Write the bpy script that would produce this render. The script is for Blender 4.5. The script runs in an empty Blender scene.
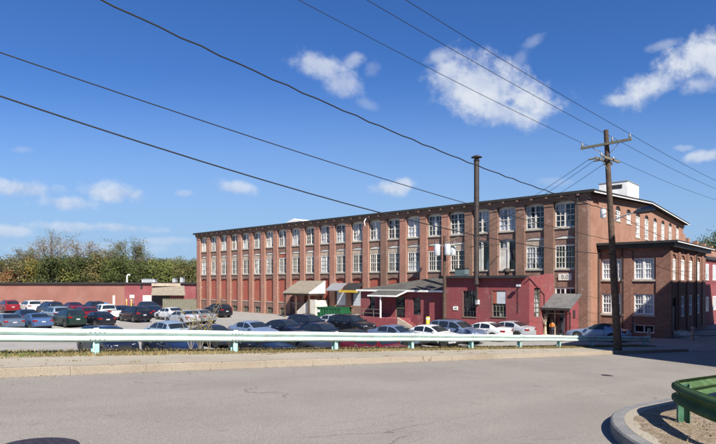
import bpy, math, random
from mathutils import Vector, noise as mnoise
R = random.Random(7)
S = bpy.context.scene
C = S.collection
rad = math.radians

# ------------------------------------------------------------------ camera
CAMZ = 4.8
cd = bpy.data.cameras.new('camera'); cam = bpy.data.objects.new('camera', cd); C.objects.link(cam)
cam.location = (0, 0, CAMZ); cam.rotation_euler = (rad(90), 0, 0)
cd.sensor_width = 36; cd.lens = 27.5; cd.shift_y = 0.0841; cd.clip_start = 0.1; cd.clip_end = 6000
S.camera = cam
FPX = 547.0                                   # focal length in photo pixels, horizon at row 282.2
def at(px, D): return (px - 358) / FPX * D
def zat(py, D): return CAMZ + (282.2 - py) / FPX * D

# ------------------------------------------------------------------ light, exposure
SUN_EL = 40.5
SH = Vector((0.36, -0.933, 0)).normalized()     # horizontal direction towards the sun
S.view_settings.view_transform = 'Standard'; S.view_settings.look = 'None'
S.view_settings.exposure = 0.92; S.view_settings.gamma = 1.0; S.view_settings.use_curve_mapping = False
sl = bpy.data.lights.new('sun', 'SUN'); sl.energy = 5.0; sl.angle = rad(0.5); sl.color = (1.0, 0.95, 0.87)
so = bpy.data.objects.new('sun', sl); C.objects.link(so)
sd = Vector((SH.x * math.cos(rad(SUN_EL)), SH.y * math.cos(rad(SUN_EL)), math.sin(rad(SUN_EL))))
so.rotation_euler = sd.to_track_quat('Z', 'Y').to_euler()

# ------------------------------------------------------------------ node helpers
class NT:
    def __init__(s, tree): s.t = tree; s.n = tree.nodes; s.l = tree.links
    def new(s, kind, **kw):
        nd = s.n.new(kind)
        for k, v in kw.items():
            if k == 'ins':
                for a, b in v.items(): s.put(nd.inputs[a], b)
            else: setattr(nd, k, v)
        return nd
    def put(s, sock, v):
        if hasattr(v, 'is_output') or isinstance(v, bpy.types.NodeSocket): s.l.new(v, sock)
        else: sock.default_value = v
    def math(s, op, a, b=0.0, c=None, clamp=False):
        nd = s.n.new('ShaderNodeMath'); nd.operation = op; nd.use_clamp = clamp
        s.put(nd.inputs[0], a); s.put(nd.inputs[1], b)
        if c is not None: s.put(nd.inputs[2], c)
        return nd.outputs[0]
    def ramp(s, fac, lo, hi, a=0.0, b=1.0):
        nd = s.n.new('ShaderNodeMapRange'); nd.interpolation_type = 'SMOOTHSTEP'
        s.put(nd.inputs['Value'], fac); nd.inputs['From Min'].default_value = lo; nd.inputs['From Max'].default_value = hi
        nd.inputs['To Min'].default_value = a; nd.inputs['To Max'].default_value = b
        return nd.outputs['Result']
    def mix(s, fac, a, b, mode='MIX'):
        nd = s.n.new('ShaderNodeMix'); nd.data_type = 'RGBA'; nd.blend_type = mode
        s.put(nd.inputs[0], fac); s.put(nd.inputs[6], col4(a)); s.put(nd.inputs[7], col4(b))
        return nd.outputs[2]
    def noise(s, vec, scale, detail=4, rough=0.55, dist=0.0):
        nd = s.n.new('ShaderNodeTexNoise'); nd.inputs['Scale'].default_value = scale; nd.inputs['Detail'].default_value = detail
        nd.inputs['Roughness'].default_value = rough; nd.inputs['Distortion'].default_value = dist
        if vec is not None: s.l.new(vec, nd.inputs['Vector'])
        return nd.outputs['Fac']
    def mapping(s, vec, loc=(0, 0, 0), rot=(0, 0, 0), sc=(1, 1, 1)):
        nd = s.n.new('ShaderNodeMapping'); s.l.new(vec, nd.inputs[0])
        nd.inputs['Location'].default_value = loc; nd.inputs['Rotation'].default_value = rot; nd.inputs['Scale'].default_value = sc
        return nd.outputs[0]
def col4(c): return c if not isinstance(c, (tuple, list)) else (c[0], c[1], c[2], 1.0)

# ------------------------------------------------------------------ sky with fair-weather clouds
W = bpy.data.worlds.new('World'); S.world = W; W.use_nodes = True
w = NT(W.node_tree); w.n.clear()
sky = w.new('ShaderNodeTexSky', sky_type='NISHITA', sun_disc=False, sun_elevation=rad(SUN_EL), sun_rotation=math.atan2(SH.x, SH.y))
sky.altitude = 100; sky.air_density = 1.0; sky.dust_density = 0.25; sky.ozone_density = 3.0
skyc = w.new('ShaderNodeHueSaturation', ins={'Hue': 0.508, 'Saturation': 1.22, 'Value': 1.12, 'Color': sky.outputs[0]}).outputs[0]
skyc = w.mix(1.0, skyc, (0.72, 0.90, 1.12), 'MULTIPLY')
tc = w.new('ShaderNodeTexCoord'); sep = w.new('ShaderNodeSeparateXYZ', ins={0: tc.outputs['Generated']})
yy = w.math('MAXIMUM', sep.outputs[1], 0.03)
gx = w.math('DIVIDE', sep.outputs[0], yy); gz = w.math('DIVIDE', sep.outputs[2], yy)
cv = w.new('ShaderNodeCombineXYZ', ins={0: gx, 1: gz, 2: 0.0}).outputs[0]
n1 = w.noise(cv, 7.0, 7, 0.6, 0.35); n2 = w.noise(w.mapping(cv, (3, 1, 5)), 17.0, 6, 0.62); n3 = w.noise(w.mapping(cv, (9, 4, 2)), 42.0, 4, 0.6)
fray = w.math('ADD', w.math('MULTIPLY', w.math('SUBTRACT', n1, 0.5), 2.6), w.math('ADD', w.math('MULTIPLY', w.math('SUBTRACT', n2, 0.5), 1.3), w.math('MULTIPLY', w.math('SUBTRACT', n3, 0.5), 1.2)))
# azimuth / elevation of each cloud (as tangents), size, tilt, thickness
CL = [((322, 66), 34, 15, 10, .72), ((342, 84), 24, 20, 30, .6), ((352, 62), 14, 9, -20, .5), ((372, 70), 10, 9, 0, .18), ((366, 104), 16, 7, 20, .22),
      ((482, 88), 58, 33, 6, 1.0), ((526, 98), 40, 24, 10, 1.0), ((448, 76), 30, 24, -15, .85), ((505, 112), 44, 18, 8, .95), ((440, 58), 20, 10, -10, .6), ((534, 40), 18, 7, -38, .3), ((520, 58), 16, 7, -50, .22),
      ((692, 58), 44, 26, -28, 1.0), ((656, 86), 44, 17, -18, .95), ((716, 62), 34, 26, -15, 1.0), ((628, 99), 26, 8, -6, .75), ((668, 44), 26, 7, -14, .4), ((700, 84), 30, 14, -20, .7),
      ((392, 188), 24, 9, -3, .85), ((404, 184), 14, 8, 0, .7), ((118, 193), 40, 12, 3, .75), ((66, 203), 36, 9, 4, .7), ((24, 188), 46, 10, 6, .72), ((238, 188), 26, 8, 8, .68), ((181, 193), 12, 5, 0, .4),
      ((8, 231), 30, 7, 3, .6), ((70, 227), 48, 6, 2, .5), ((125, 228), 46, 6, 3, .55), ((160, 241), 36, 5, 0, .4), ((704, 156), 24, 7, -12, .75), ((681, 148), 12, 4, 0, .4), ((90, 248), 90, 7, 0, .3), ((20, 150), 16, 4, 0, .22), ((556, 182), 22, 5, 0, .2)]
mask = None; num = None; den = None
for (p, a, b, tilt, th) in CL:
    cx, cz = (p[0] - 358) / FPX, (282.2 - p[1]) / FPX
    dx = w.math('SUBTRACT', gx, cx); dz = w.math('SUBTRACT', gz, cz)
    ca, sa = math.cos(rad(-tilt)), math.sin(rad(-tilt))
    u = w.math('ADD', w.math('MULTIPLY', dx, ca / (a / FPX)), w.math('MULTIPLY', dz, sa / (a / FPX)))
    v = w.math('ADD', w.math('MULTIPLY', dx, -sa / (b / FPX)), w.math('MULTIPLY', dz, ca / (b / FPX)))
    d = w.math('SQRT', w.math('ADD', w.math('MULTIPLY', u, u), w.math('MULTIPLY', v, v)))
    m = w.math('MULTIPLY', w.ramp(w.math('ADD', w.math('SUBTRACT', 1.0, d), w.math('MULTIPLY', fray, 0.72)), -0.10, 0.80), th)
    mask = m if mask is None else w.math('MAXIMUM', mask, m)
    mv = w.math('MULTIPLY', m, v); num = mv if num is None else w.math('ADD', num, mv); den = m if den is None else w.math('ADD', den, m)
vert = w.math('DIVIDE', num, w.math('ADD', den, 0.001))
lum = w.ramp(w.math('ADD', w.math('ADD', n2, w.math('MULTIPLY', n1, 0.6)), w.math('ADD', w.math('MULTIPLY', vert, 0.22), w.math('MULTIPLY', n3, 0.5))), 0.72, 1.32)
ccol = w.mix(lum, (4.9, 5.7, 7.4), (7.6, 8.0, 8.6))
haze_low = w.ramp(gz, 0.40, 0.02, 0.0, 0.85)
skyh = w.mix(haze_low, skyc, (3.15, 4.75, 7.2))
fin = w.mix(w.math('MULTIPLY', mask, 0.93), skyh, ccol)
SKY_STRENGTH = 0.055
bg = w.new('ShaderNodeBackground', ins={'Color': fin, 'Strength': SKY_STRENGTH})
wo = w.new('ShaderNodeOutputWorld'); w.l.new(bg.outputs[0], wo.inputs[0])

# ------------------------------------------------------------------ materials
def mat(name, c, c2=None, sc=3.0, rough=0.7, bump=0.0, bsc=40.0, metal=0.0, spec=0.5, coat=0.0, det=4, c3=None, sc3=0.4, k3=0.5, backface=False):
    m = bpy.data.materials.new(name); m.use_nodes = True; t = NT(m.node_tree); b = t.n['Principled BSDF']
    b.inputs['Roughness'].default_value = rough; b.inputs['Metallic'].default_value = metal
    b.inputs['Specular IOR Level'].default_value = spec; b.inputs['Coat Weight'].default_value = coat; b.inputs['Coat Roughness'].default_value = 0.06
    o = t.new('ShaderNodeTexCoord').outputs['Object']
    if c2 is None: c2 = tuple(min(1, x * 0.82) for x in c)
    colr = t.mix(t.ramp(t.noise(o, sc, det), 0.32, 0.68), c, c2)
    if c3 is not None: colr = t.mix(t.math('MULTIPLY', t.ramp(t.noise(o, sc3, 5, 0.65), 0.46, 0.66), k3), colr, c3)
    t.l.new(colr, b.inputs['Base Color'])
    if bump > 0:
        bn = t.new('ShaderNodeBump', ins={'Strength': bump, 'Distance': 0.02, 'Height': t.noise(o, bsc, 3)}); t.l.new(bn.outputs[0], b.inputs['Normal'])
    return m

def brick(name, c1, c2, mortar, stain, k=0.45, white=0.0, bw=0.22, bh=0.075):
    m = bpy.data.materials.new(name); m.use_nodes = True; t = NT(m.node_tree); b = t.n['Principled BSDF']
    b.inputs['Roughness'].default_value = 0.88; b.inputs['Specular IOR Level'].default_value = 0.25
    o = t.new('ShaderNodeTexCoord').outputs['Object']; s = t.new('ShaderNodeSeparateXYZ', ins={0: o})
    v = t.new('ShaderNodeCombineXYZ', ins={0: t.math('ADD', s.outputs[0], s.outputs[1]), 1: s.outputs[2], 2: 0.0}).outputs[0]
    bt = t.new('ShaderNodeTexBrick', ins={'Vector': v, 'Color1': col4(c1), 'Color2': col4(c2), 'Mortar': col4(mortar), 'Scale': 1.0, 'Mortar Size': 0.008, 'Mortar Smooth': 0.3, 'Bias': 0.0, 'Brick Width': bw, 'Row Height': bh})
    c = t.mix(t.math('MULTIPLY', t.ramp(t.noise(o, 0.55, 6, 0.65), 0.38, 0.72), k), bt.outputs['Color'], stain)
    st = t.noise(t.mapping(o, sc=(2.2, 2.2, 0.22)), 1.2, 5, 0.6)             # rain streaks running down
    c = t.mix(t.math('MULTIPLY', t.ramp(st, 0.5, 0.75), 0.35), c, tuple(x * 0.55 for x in c1))
    if white > 0:
        c = t.mix(t.math('MULTIPLY', t.ramp(t.noise(o, 1.4, 7, 0.7), 0.56, 0.7), white), c, (0.55, 0.50, 0.45))
    c = t.mix(t.math('MULTIPLY', t.noise(o, 9.0, 3), 0.25), c, tuple(x * 0.5 for x in c2))
    t.l.new(c, b.inputs['Base Color'])
    bn = t.new('ShaderNodeBump', ins={'Strength': 0.4, 'Distance': 0.01, 'Height': bt.outputs['Fac']}); bn.invert = True; t.l.new(bn.outputs[0], b.inputs['Normal'])
    return m

def glass(name, dark, pale, amt, rough=0.06):
    m = bpy.data.materials.new(name); m.use_nodes = True; t = NT(m.node_tree); b = t.n['Principled BSDF']
    b.inputs['Roughness'].default_value = rough; b.inputs['Specular IOR Level'].default_value = 0.6
    o = t.new('ShaderNodeTexCoord').outputs['Object']; oi = t.new('ShaderNodeObjectInfo')
    sh = t.new('ShaderNodeVectorMath', operation='ADD'); t.l.new(t.mapping(o, sc=(1.0, 1.0, 0.45)), sh.inputs[0])
    cb = t.new('ShaderNodeCombineXYZ', ins={0: t.math('MULTIPLY', oi.outputs['Random'], 40.0), 2: t.math('MULTIPLY', oi.outputs['Random'], 23.0)}); t.l.new(cb.outputs[0], sh.inputs[1])
    f = t.ramp(t.noise(sh.outputs[0], 1.1, 2), 0.60 - amt * 0.35, 0.66 - amt * 0.35)
    c = t.mix(f, dark, pale); t.l.new(c, b.inputs['Base Color'])
    wv = t.new('ShaderNodeBump', ins={'Strength': 0.12, 'Distance': 0.05, 'Height': t.noise(o, 1.7, 2)}); t.l.new(wv.outputs[0], b.inputs['Normal'])
    return m

def asphalt(name, base, dark, light, rot, crack=0.5, speck=0.35):
    m = bpy.data.materials.new(name); m.use_nodes = True; t = NT(m.node_tree); b = t.n['Principled BSDF']
    b.inputs['Roughness'].default_value = 0.9; b.inputs['Specular IOR Level'].default_value = 0.22
    o = t.new('ShaderNodeTexCoord').outputs['Object']; r = t.mapping(o, rot=(0, 0, rot))
    c = t.mix(t.ramp(t.noise(o, 0.35, 6, 0.62), 0.35, 0.68), base, dark)
    c = t.mix(t.math('MULTIPLY', t.ramp(t.noise(t.mapping(r, sc=(0.05, 0.75, 1)), 1.0, 4), 0.45, 0.7), 0.55), c, light)
    c = t.mix(t.math('MULTIPLY', t.ramp(t.noise(t.mapping(r, sc=(0.09, 1.9, 1), loc=(4, 2, 0)), 1.0, 5), 0.54, 0.72), 0.4), c, dark)
    sp = t.noise(o, 55.0, 3, 0.8); c = t.mix(t.math('MULTIPLY', t.ramp(sp, 0.36, 0.66), speck), c, tuple(x * 0.45 for x in base))
    c = t.mix(t.math('MULTIPLY', t.ramp(t.noise(o, 17.0, 4, 0.7), 0.42, 0.66), speck * 0.55), c, dark)
    c = t.mix(t.math('MULTIPLY', t.ramp(t.noise(o, 2.1, 3, 0.6), 0.62, 0.76), speck * 0.6), c, tuple(x * 0.7 for x in dark))
    sp2 = t.noise(o, 130.0, 2, 0.8); c = t.mix(t.math('MULTIPLY', t.ramp(sp2, 0.55, 0.72), speck * 1.1), c, tuple(min(1, x * 1.7) for x in light))
    vo = t.new('ShaderNodeTexVoronoi', feature='DISTANCE_TO_EDGE', ins={'Scale': 0.33})
    dn = t.new('ShaderNodeTexNoise', ins={'Scale': 1.3, 'Detail': 5.0}); t.l.new(o, dn.inputs['Vector'])
    ad = t.new('ShaderNodeVectorMath', operation='MULTIPLY_ADD'); t.l.new(dn.outputs['Color'], ad.inputs[0]); ad.inputs[1].default_value = (0.9, 0.9, 0); t.l.new(t.mapping(r, sc=(0.45, 2.6, 0)), ad.inputs[2])
    t.l.new(ad.outputs[0], vo.inputs['Vector'])
    ck = t.math('MULTIPLY', t.ramp(vo.outputs['Distance'], 0.006, 0.001), t.ramp(t.noise(o, 0.5, 3), 0.46, 0.62))
    c = t.mix(t.math('MULTIPLY', ck, crack), c, tuple(x * 0.3 for x in dark))
    t.l.new(c, b.inputs['Base Color'])
    bn = t.new('ShaderNodeBump', ins={'Strength': 0.5, 'Distance': 0.006, 'Height': sp}); t.l.new(bn.outputs[0], b.inputs['Normal'])
    return m

STREET_ROT = -rad(42.0)
M = {}
M['road'] = asphalt('road_asphalt', (0.292, 0.262, 0.227), (0.208, 0.187, 0.163), (0.328, 0.294, 0.252), STREET_ROT, 0.6, 0.95)
M['lot'] = asphalt('lot_asphalt', (0.31, 0.29, 0.26), (0.25, 0.235, 0.215), (0.36, 0.34, 0.31), STREET_ROT, 0.35)
M['walk'] = asphalt('sidewalk_concrete', (0.36, 0.315, 0.245), (0.29, 0.25, 0.19), (0.42, 0.375, 0.30), STREET_ROT, 0.6, 0.5)
M['kerb'] = asphalt('kerb_concrete', (0.32, 0.27, 0.205), (0.22, 0.175, 0.125), (0.36, 0.31, 0.245), STREET_ROT, 0.5, 0.75)
M['granite'] = mat('granite_kerb', (0.19, 0.188, 0.185), (0.13, 0.128, 0.126), 22, 0.85, 0.4, 60, c3=(0.25, 0.235, 0.21), sc3=2)
M['soil'] = mat('soil_grass', (0.19, 0.155, 0.085), (0.10, 0.105, 0.045), 2.2, 0.95, 0.8, 14, c3=(0.25, 0.20, 0.12), sc3=0.8)
M['island'] = mat('island_dirt', (0.27, 0.215, 0.15), (0.17, 0.125, 0.08), 6, 0.95, 0.9, 28, c3=(0.17, 0.12, 0.06), sc3=1.6)
M['ground'] = mat('ground_field', (0.12, 0.12, 0.06), (0.16, 0.13, 0.08), 0.2, 0.95)
M['brick_wall'] = brick('brick_wall', (0.25, 0.138, 0.104), (0.17, 0.088, 0.068), (0.30, 0.25, 0.20), (0.13, 0.09, 0.075), 0.6, 0.45)
M['brick_pier'] = brick('brick_pier', (0.385, 0.178, 0.124), (0.285, 0.126, 0.09), (0.38, 0.29, 0.22), (0.25, 0.125, 0.09), 0.55, 0.3)
M['brick_pier_sooty'] = brick('brick_pier_sooty', (0.26, 0.138, 0.098), (0.175, 0.09, 0.066), (0.29, 0.22, 0.17), (0.13, 0.088, 0.066), 0.6, 0.25)
M['brick_side'] = brick('brick_side', (0.36, 0.175, 0.112), (0.26, 0.12, 0.078), (0.36, 0.25, 0.19), (0.20, 0.095, 0.066), 0.55, 0.12)
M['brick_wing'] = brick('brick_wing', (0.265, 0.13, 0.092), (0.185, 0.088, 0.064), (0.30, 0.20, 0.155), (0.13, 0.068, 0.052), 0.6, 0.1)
M['infill'] = brick('brick_infill', (0.36, 0.095, 0.065), (0.31, 0.078, 0.055), (0.30, 0.10, 0.075), (0.33, 0.15, 0.10), 0.5, 0.06)
M['red_paint'] = brick('red_painted_block', (0.26, 0.064, 0.070), (0.225, 0.056, 0.062), (0.19, 0.048, 0.054), (0.19, 0.075, 0.072), 0.75, 0.16, 0.4, 0.2)
M['maroon'] = mat('maroon_panel', (0.235, 0.06, 0.066), (0.20, 0.05, 0.055), 0.5, 0.75, c3=(0.27, 0.11, 0.10), sc3=0.7, k3=0.5)
M['salmon'] = mat('salmon_panel', (0.245, 0.105, 0.078), (0.205, 0.088, 0.066), 0.35, 0.8, c3=(0.26, 0.13, 0.10), sc3=0.25, k3=0.6)
M['roof'] = mat('roof_membrane', (0.014, 0.013, 0.013), (0.022, 0.021, 0.02), 1.2, 0.85)
M['shingle'] = mat('grey_shingles', (0.13, 0.128, 0.125), (0.09, 0.088, 0.088), 2.5, 0.9, 0.5, 18, c3=(0.17, 0.16, 0.15), sc3=0.9)
M['shingle_dark'] = mat('dark_shingles', (0.055, 0.05, 0.047), (0.075, 0.066, 0.06), 2.5, 0.9, 0.5, 18, c3=(0.10, 0.115, 0.075), sc3=0.9)
M['shingle_tan'] = mat('tan_shingles', (0.24, 0.20, 0.15), (0.18, 0.155, 0.12), 3, 0.9, 0.5, 18)
M['stone'] = mat('sill_stone', (0.40, 0.36, 0.30), (0.30, 0.265, 0.215), 3, 0.85)
M['trim'] = mat('black_trim', (0.02, 0.019, 0.02), (0.03, 0.028, 0.027), 2, 0.6)
M['frame'] = mat('window_frame_white', (0.58, 0.56, 0.52), (0.46, 0.44, 0.40), 1.2, 0.6, c3=(0.34, 0.30, 0.26), sc3=0.7, k3=0.5)
M['white'] = mat('white_paint', (0.78, 0.77, 0.74), (0.66, 0.64, 0.60), 1.6, 0.55, c3=(0.52, 0.48, 0.42), sc3=0.9, k3=0.3)
M['offwhite'] = mat('weathered_white', (0.66, 0.62, 0.55), (0.5, 0.46, 0.40), 3.0, 0.7)
M['beige'] = mat('beige_board', (0.42, 0.34, 0.26), (0.32, 0.25, 0.19), 2.0, 0.8)
M['pane'] = glass('window_pane', (0.012, 0.014, 0.018), (0.24, 0.25, 0.26), 0.05)
M['pane_pale'] = glass('window_pane_curtained', (0.03, 0.035, 0.045), (0.36, 0.38, 0.41), 0.42)
M['pane_blue'] = glass('window_pane_blind', (0.09, 0.11, 0.16), (0.36, 0.39, 0.45), 0.62)
M['wood'] = mat('pole_wood', (0.10, 0.06, 0.04), (0.05, 0.031, 0.022), 5, 0.9, 0.6, 20, c3=(0.03, 0.021, 0.017), sc3=0.5, k3=0.6)
M['greywood'] = mat('grey_wood', (0.18, 0.15, 0.12), (0.10, 0.115, 0.07), 6, 0.9)
M['steel_rust'] = mat('rusty_stack_steel', (0.05, 0.038, 0.033), (0.03, 0.024, 0.023), 2.2, 0.6, metal=0.2, c3=(0.085, 0.048, 0.032), sc3=1.1)
M['galv'] = mat('galvanised', (0.42, 0.43, 0.44), (0.33, 0.34, 0.35), 4, 0.45, metal=0.5)
M['lightgrey'] = mat('transformer_grey', (0.48, 0.50, 0.52), (0.40, 0.42, 0.44), 2, 0.5)
M['wire'] = mat('black_cable', (0.012, 0.012, 0.013), None, 2, 0.6)
M['porcelain'] = mat('porcelain', (0.22, 0.21, 0.20), None, 2, 0.25)
M['rail_white'] = mat('guardrail_white', (0.47, 0.60, 0.555), (0.41, 0.53, 0.49), 1.3, 0.6, spec=0.3, c3=(0.34, 0.36, 0.28), sc3=3.5, k3=0.5)
M['rail_post'] = mat('guardrail_post', (0.34, 0.55, 0.51), (0.25, 0.42, 0.39), 5, 0.6)
M['rail_green'] = mat('guardrail_green', (0.062, 0.112, 0.048), (0.045, 0.082, 0.036), 3, 0.8, spec=0.1, c3=(0.10, 0.15, 0.07), sc3=2.4, k3=0.5)
M['green_post'] = mat('green_post_paint', (0.05, 0.15, 0.085), (0.03, 0.09, 0.05), 9, 0.6, c3=(0.15, 0.24, 0.16), sc3=6)
M['dumpster'] = mat('dumpster_green', (0.014, 0.10, 0.036), (0.010, 0.07, 0.026), 2, 0.5)
M['yellow'] = mat('yellow_paint', (0.58, 0.38, 0.035), (0.46, 0.29, 0.03), 3, 0.5)
M['orange'] = mat('orange_cloth', (0.42, 0.15, 0.03), (0.33, 0.10, 0.02), 5, 0.5)
M['iron'] = mat('cast_iron', (0.055, 0.04, 0.05), (0.035, 0.026, 0.032), 12, 0.6, 0.4, 30, metal=0.4)
M['concrete'] = mat('pale_concrete', (0.58, 0.54, 0.47), (0.46, 0.42, 0.36), 1.5, 0.85)
M['bluebin'] = mat('blue_plastic', (0.02, 0.22, 0.55), None, 2, 0.4)
M['lamp_grey'] = mat('streetlight_grey', (0.10, 0.11, 0.125), None, 2, 0.4, metal=0.4)
M['straw'] = mat('dry_corn_stalks', (0.62, 0.56, 0.42), (0.45, 0.38, 0.26), 8, 0.9)
M['bark'] = mat('bark', (0.20, 0.17, 0.14), (0.13, 0.11, 0.09), 4, 0.95)
M['hedge'] = mat('dry_brush', (0.17, 0.12, 0.07), (0.12, 0.09, 0.05), 2, 0.95)
def leaf(name, c): return mat(name, c, tuple(x * 0.62 for x in c), 0.5, 0.8, spec=0.2)
LF = dict(dark=leaf('leaf_dark', (0.06, 0.075, 0.025)), olive=leaf('leaf_olive', (0.112, 0.11, 0.042)), green=leaf('leaf_green', (0.085, 0.11, 0.03)), yellow=leaf('leaf_yellow', (0.30, 0.23, 0.04)),
          gold=leaf('leaf_gold', (0.17, 0.138, 0.05)), red=leaf('leaf_rust', (0.26, 0.115, 0.04)), tan=leaf('leaf_tan', (0.22, 0.17, 0.11)), lime=leaf('leaf_lime', (0.145, 0.16, 0.045)))
LF['grass'] = leaf('blade_green', (0.075, 0.13, 0.025)); LF['dry'] = leaf('blade_dry', (0.30, 0.23, 0.10)); LF['brown'] = leaf('blade_brown', (0.17, 0.13, 0.06))

# ------------------------------------------------------------------ mesh helpers
class MB:
    def __init__(s): s.v = []; s.f = []; s.m = []; s.sm = []
    def add(s, vs, fs, mi=0, smooth=False):
        o = len(s.v); s.v += [tuple(v) for v in vs]
        for f in fs: s.f.append([i + o for i in f]); s.m.append(mi); s.sm.append(smooth)
        return s
    def box(s, x0, x1, y0, y1, z0, z1, mi=0):
        return s.add([(x0, y0, z0), (x1, y0, z0), (x1, y1, z0), (x0, y1, z0), (x0, y0, z1), (x1, y0, z1), (x1, y1, z1), (x0, y1, z1)],
                     [(3, 2, 1, 0), (4, 5, 6, 7), (0, 1, 5, 4), (1, 2, 6, 5), (2, 3, 7, 6), (3, 0, 4, 7)], mi)
    def xz(s, pts, y0, y1, mi=0):               # prism: polygon in x-z (counter-clockwise seen from -y) from y0 to y1
        n = len(pts)
        vs = [(p[0], y0, p[1]) for p in pts] + [(p[0], y1, p[1]) for p in pts]
        return s.add(vs, [list(range(n)), list(range(2 * n - 1, n - 1, -1))] + [(i, i + n, (i + 1) % n + n, (i + 1) % n) for i in range(n)], mi)
    def yz(s, pts, x0, x1, mi=0):
        n = len(pts)
        vs = [(x0, p[0], p[1]) for p in pts] + [(x1, p[0], p[1]) for p in pts]
        return s.add(vs, [list(range(n - 1, -1, -1)), list(range(n, 2 * n))] + [(i, (i + 1) % n, (i + 1) % n + n, i + n) for i in range(n)], mi)
    def xy(s, pts, z0, z1, mi=0):
        n = len(pts)
        vs = [(p[0], p[1], z0) for p in pts] + [(p[0], p[1], z1) for p in pts]
        return s.add(vs, [list(range(n - 1, -1, -1)), list(range(n, 2 * n))] + [(i, (i + 1) % n, (i + 1) % n + n, i + n) for i in range(n)], mi)
    def tube(s, pts, rs, n=8, mi=0, smooth=True, cap=True):
        pts = [Vector(p) for p in pts]
        if not isinstance(rs, (list, tuple)): rs = [rs] * len(pts)
        vs = []; up = None
        for i, p in enumerate(pts):
            d = (pts[min(i + 1, len(pts) - 1)] - pts[max(i - 1, 0)]).normalized()
            if up is None: up = Vector((0, 0, 1)) if abs(d.z) < 0.9 else Vector((1, 0, 0))
            a = d.cross(up).normalized(); b = a.cross(d).normalized(); up = b
            for k in range(n):
                th = 2 * math.pi * k / n
                vs.append(p + (a * math.cos(th) + b * math.sin(th)) * rs[i])
        fs = []
        for i in range(len(pts) - 1):
            for k in range(n): fs.append((i * n + k, i * n + (k + 1) % n, (i + 1) * n + (k + 1) % n, (i + 1) * n + k))
        s.add(vs, fs, mi, smooth)
        if cap: s.add(vs[:n], [list(range(n - 1, -1, -1))], mi); s.add(vs[-n:], [list(range(n))], mi)
        return s
    def lathe(s, prof, c, n=16, mi=0, axis='z', smooth=True):
        vs = []
        for (r, h) in prof:
            for k in range(n):
                th = 2 * math.pi * k / n; a, b = r * math.cos(th), r * math.sin(th)
                vs.append((c[0] + a, c[1] + b, c[2] + h) if axis == 'z' else (c[0] + a, c[1] + h, c[2] + b))
        fs = [(i * n + k, i * n + (k + 1) % n, (i + 1) * n + (k + 1) % n, (i + 1) * n + k) for i in range(len(prof) - 1) for k in range(n)]
        s.add(vs, fs, mi, smooth); s.add(vs[:n], [list(range(n - 1, -1, -1))], mi); s.add(vs[-n:], [list(range(n))], mi)
        return s
    def build(s, name, mats, parent=None):
        me = bpy.data.meshes.new(name); me.from_pydata(s.v, [], s.f)
        for m in (mats if isinstance(mats, list) else [mats]): me.materials.append(m)
        me.polygons.foreach_set('material_index', s.m); me.polygons.foreach_set('use_smooth', s.sm); me.update()
        o = bpy.data.objects.new(name, me); C.objects.link(o)
        if parent: o.parent = parent
        return o
def tag(o, label=None, cat=None, group=None, kind=None):
    for k, v in (('label', label), ('category', cat), ('group', group), ('kind', kind)):
        if v: o[k] = v
    return o
def thing(name, label, cat, loc=(0, 0, 0), rz=0.0, group=None):
    o = bpy.data.objects.new(name, None); C.objects.link(o); o.location = loc; o.rotation_euler = (0, 0, rz); o.empty_display_size = 0.3
    return tag(o, label, cat, group)
KIDS = {}
def copy_tree(o, parent=None):
    c = o.copy(); C.objects.link(c)
    if parent: c.parent = parent
    for ch in list(o.children): copy_tree(ch, c)
    return c

# ------------------------------------------------------------------ terrain, street, lot
UX, UY = 0.743, 0.669                          # along the street, downhill
def P(t, s): return (UX * t + UY * s, UY * t - UX * s)
def TS(x, y): return (x * UX + y * UY, x * UY - y * UX)
C0 = Vector((20.5, 48.6, 0)); DX, DY = 0.7413, -0.6712      # mill corner; local +x runs along the facade to the right, +y into the mill
BROT = math.atan2(DY, DX)
def bl(x, y): d = (x - C0.x, y - C0.y); return (d[0] * DX + d[1] * DY, -d[0] * DY + d[1] * DX)
def bw_(lx, ly): return (C0.x + lx * DX - ly * DY, C0.y + lx * DY + ly * DX)
def clamp(a, lo, hi): return max(lo, min(hi, a))
def zlot(x, y):
    lx, ly = bl(x, y)
    return 0.0057 * clamp(-lx, 0, 70) + 0.012 * clamp(-ly, 0, 22)
def zst(t):
    if t > 40: u = clamp((t - 40) / 9.0, 0, 1); return 0.31 - 0.648 * (u - u * u / 2) + 0.04
    return 3.19 - 0.072 * max(t, -40)
SK, SW, SG = -11.8, -13.8, -14.9               # kerb line, back of sidewalk, top of bank
KH = 0.17
def zground(t, s):
    if s > SK - 0.15: return zst(t) - 0.12
    x, y = P(t, s); zl = zlot(x, y)
    if t > 39.2: return min(zst(t), zl) - 0.10 if s > -22 else zl - 0.06
    if s > SG: return zst(t) + KH - (0.05 if s > SW else 0.0)
    return max(zl - 0.05, zst(t) + KH - (SG - s) / 1.6)
def sheet(name, ts, ss, zf, m, kind='structure'):
    mb = MB(); vs = []
    for t in ts:
        for s in ss: x, y = P(t, s); vs.append((x, y, zf(t, s)))
    n = len(ss); fs = [(i * n + j, (i + 1) * n + j, (i + 1) * n + j + 1, i * n + j + 1) for i in range(len(ts) - 1) for j in range(n - 1)]
    fs = [tuple(reversed(f)) for f in fs]
    mb.add(vs, fs, 0, True); o = mb.build(name, m); tag(o, kind=kind); return o
def fr(a, b, st): n = int(round((b - a) / st)); return [a + (b - a) * i / n for i in range(n + 1)]
tt = [-900, -400, -200, -100] + fr(-60, 39.1, 3) + [39.25] + fr(40, 52, 1) + [60, 80, 120, 200, 400, 900]
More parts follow.
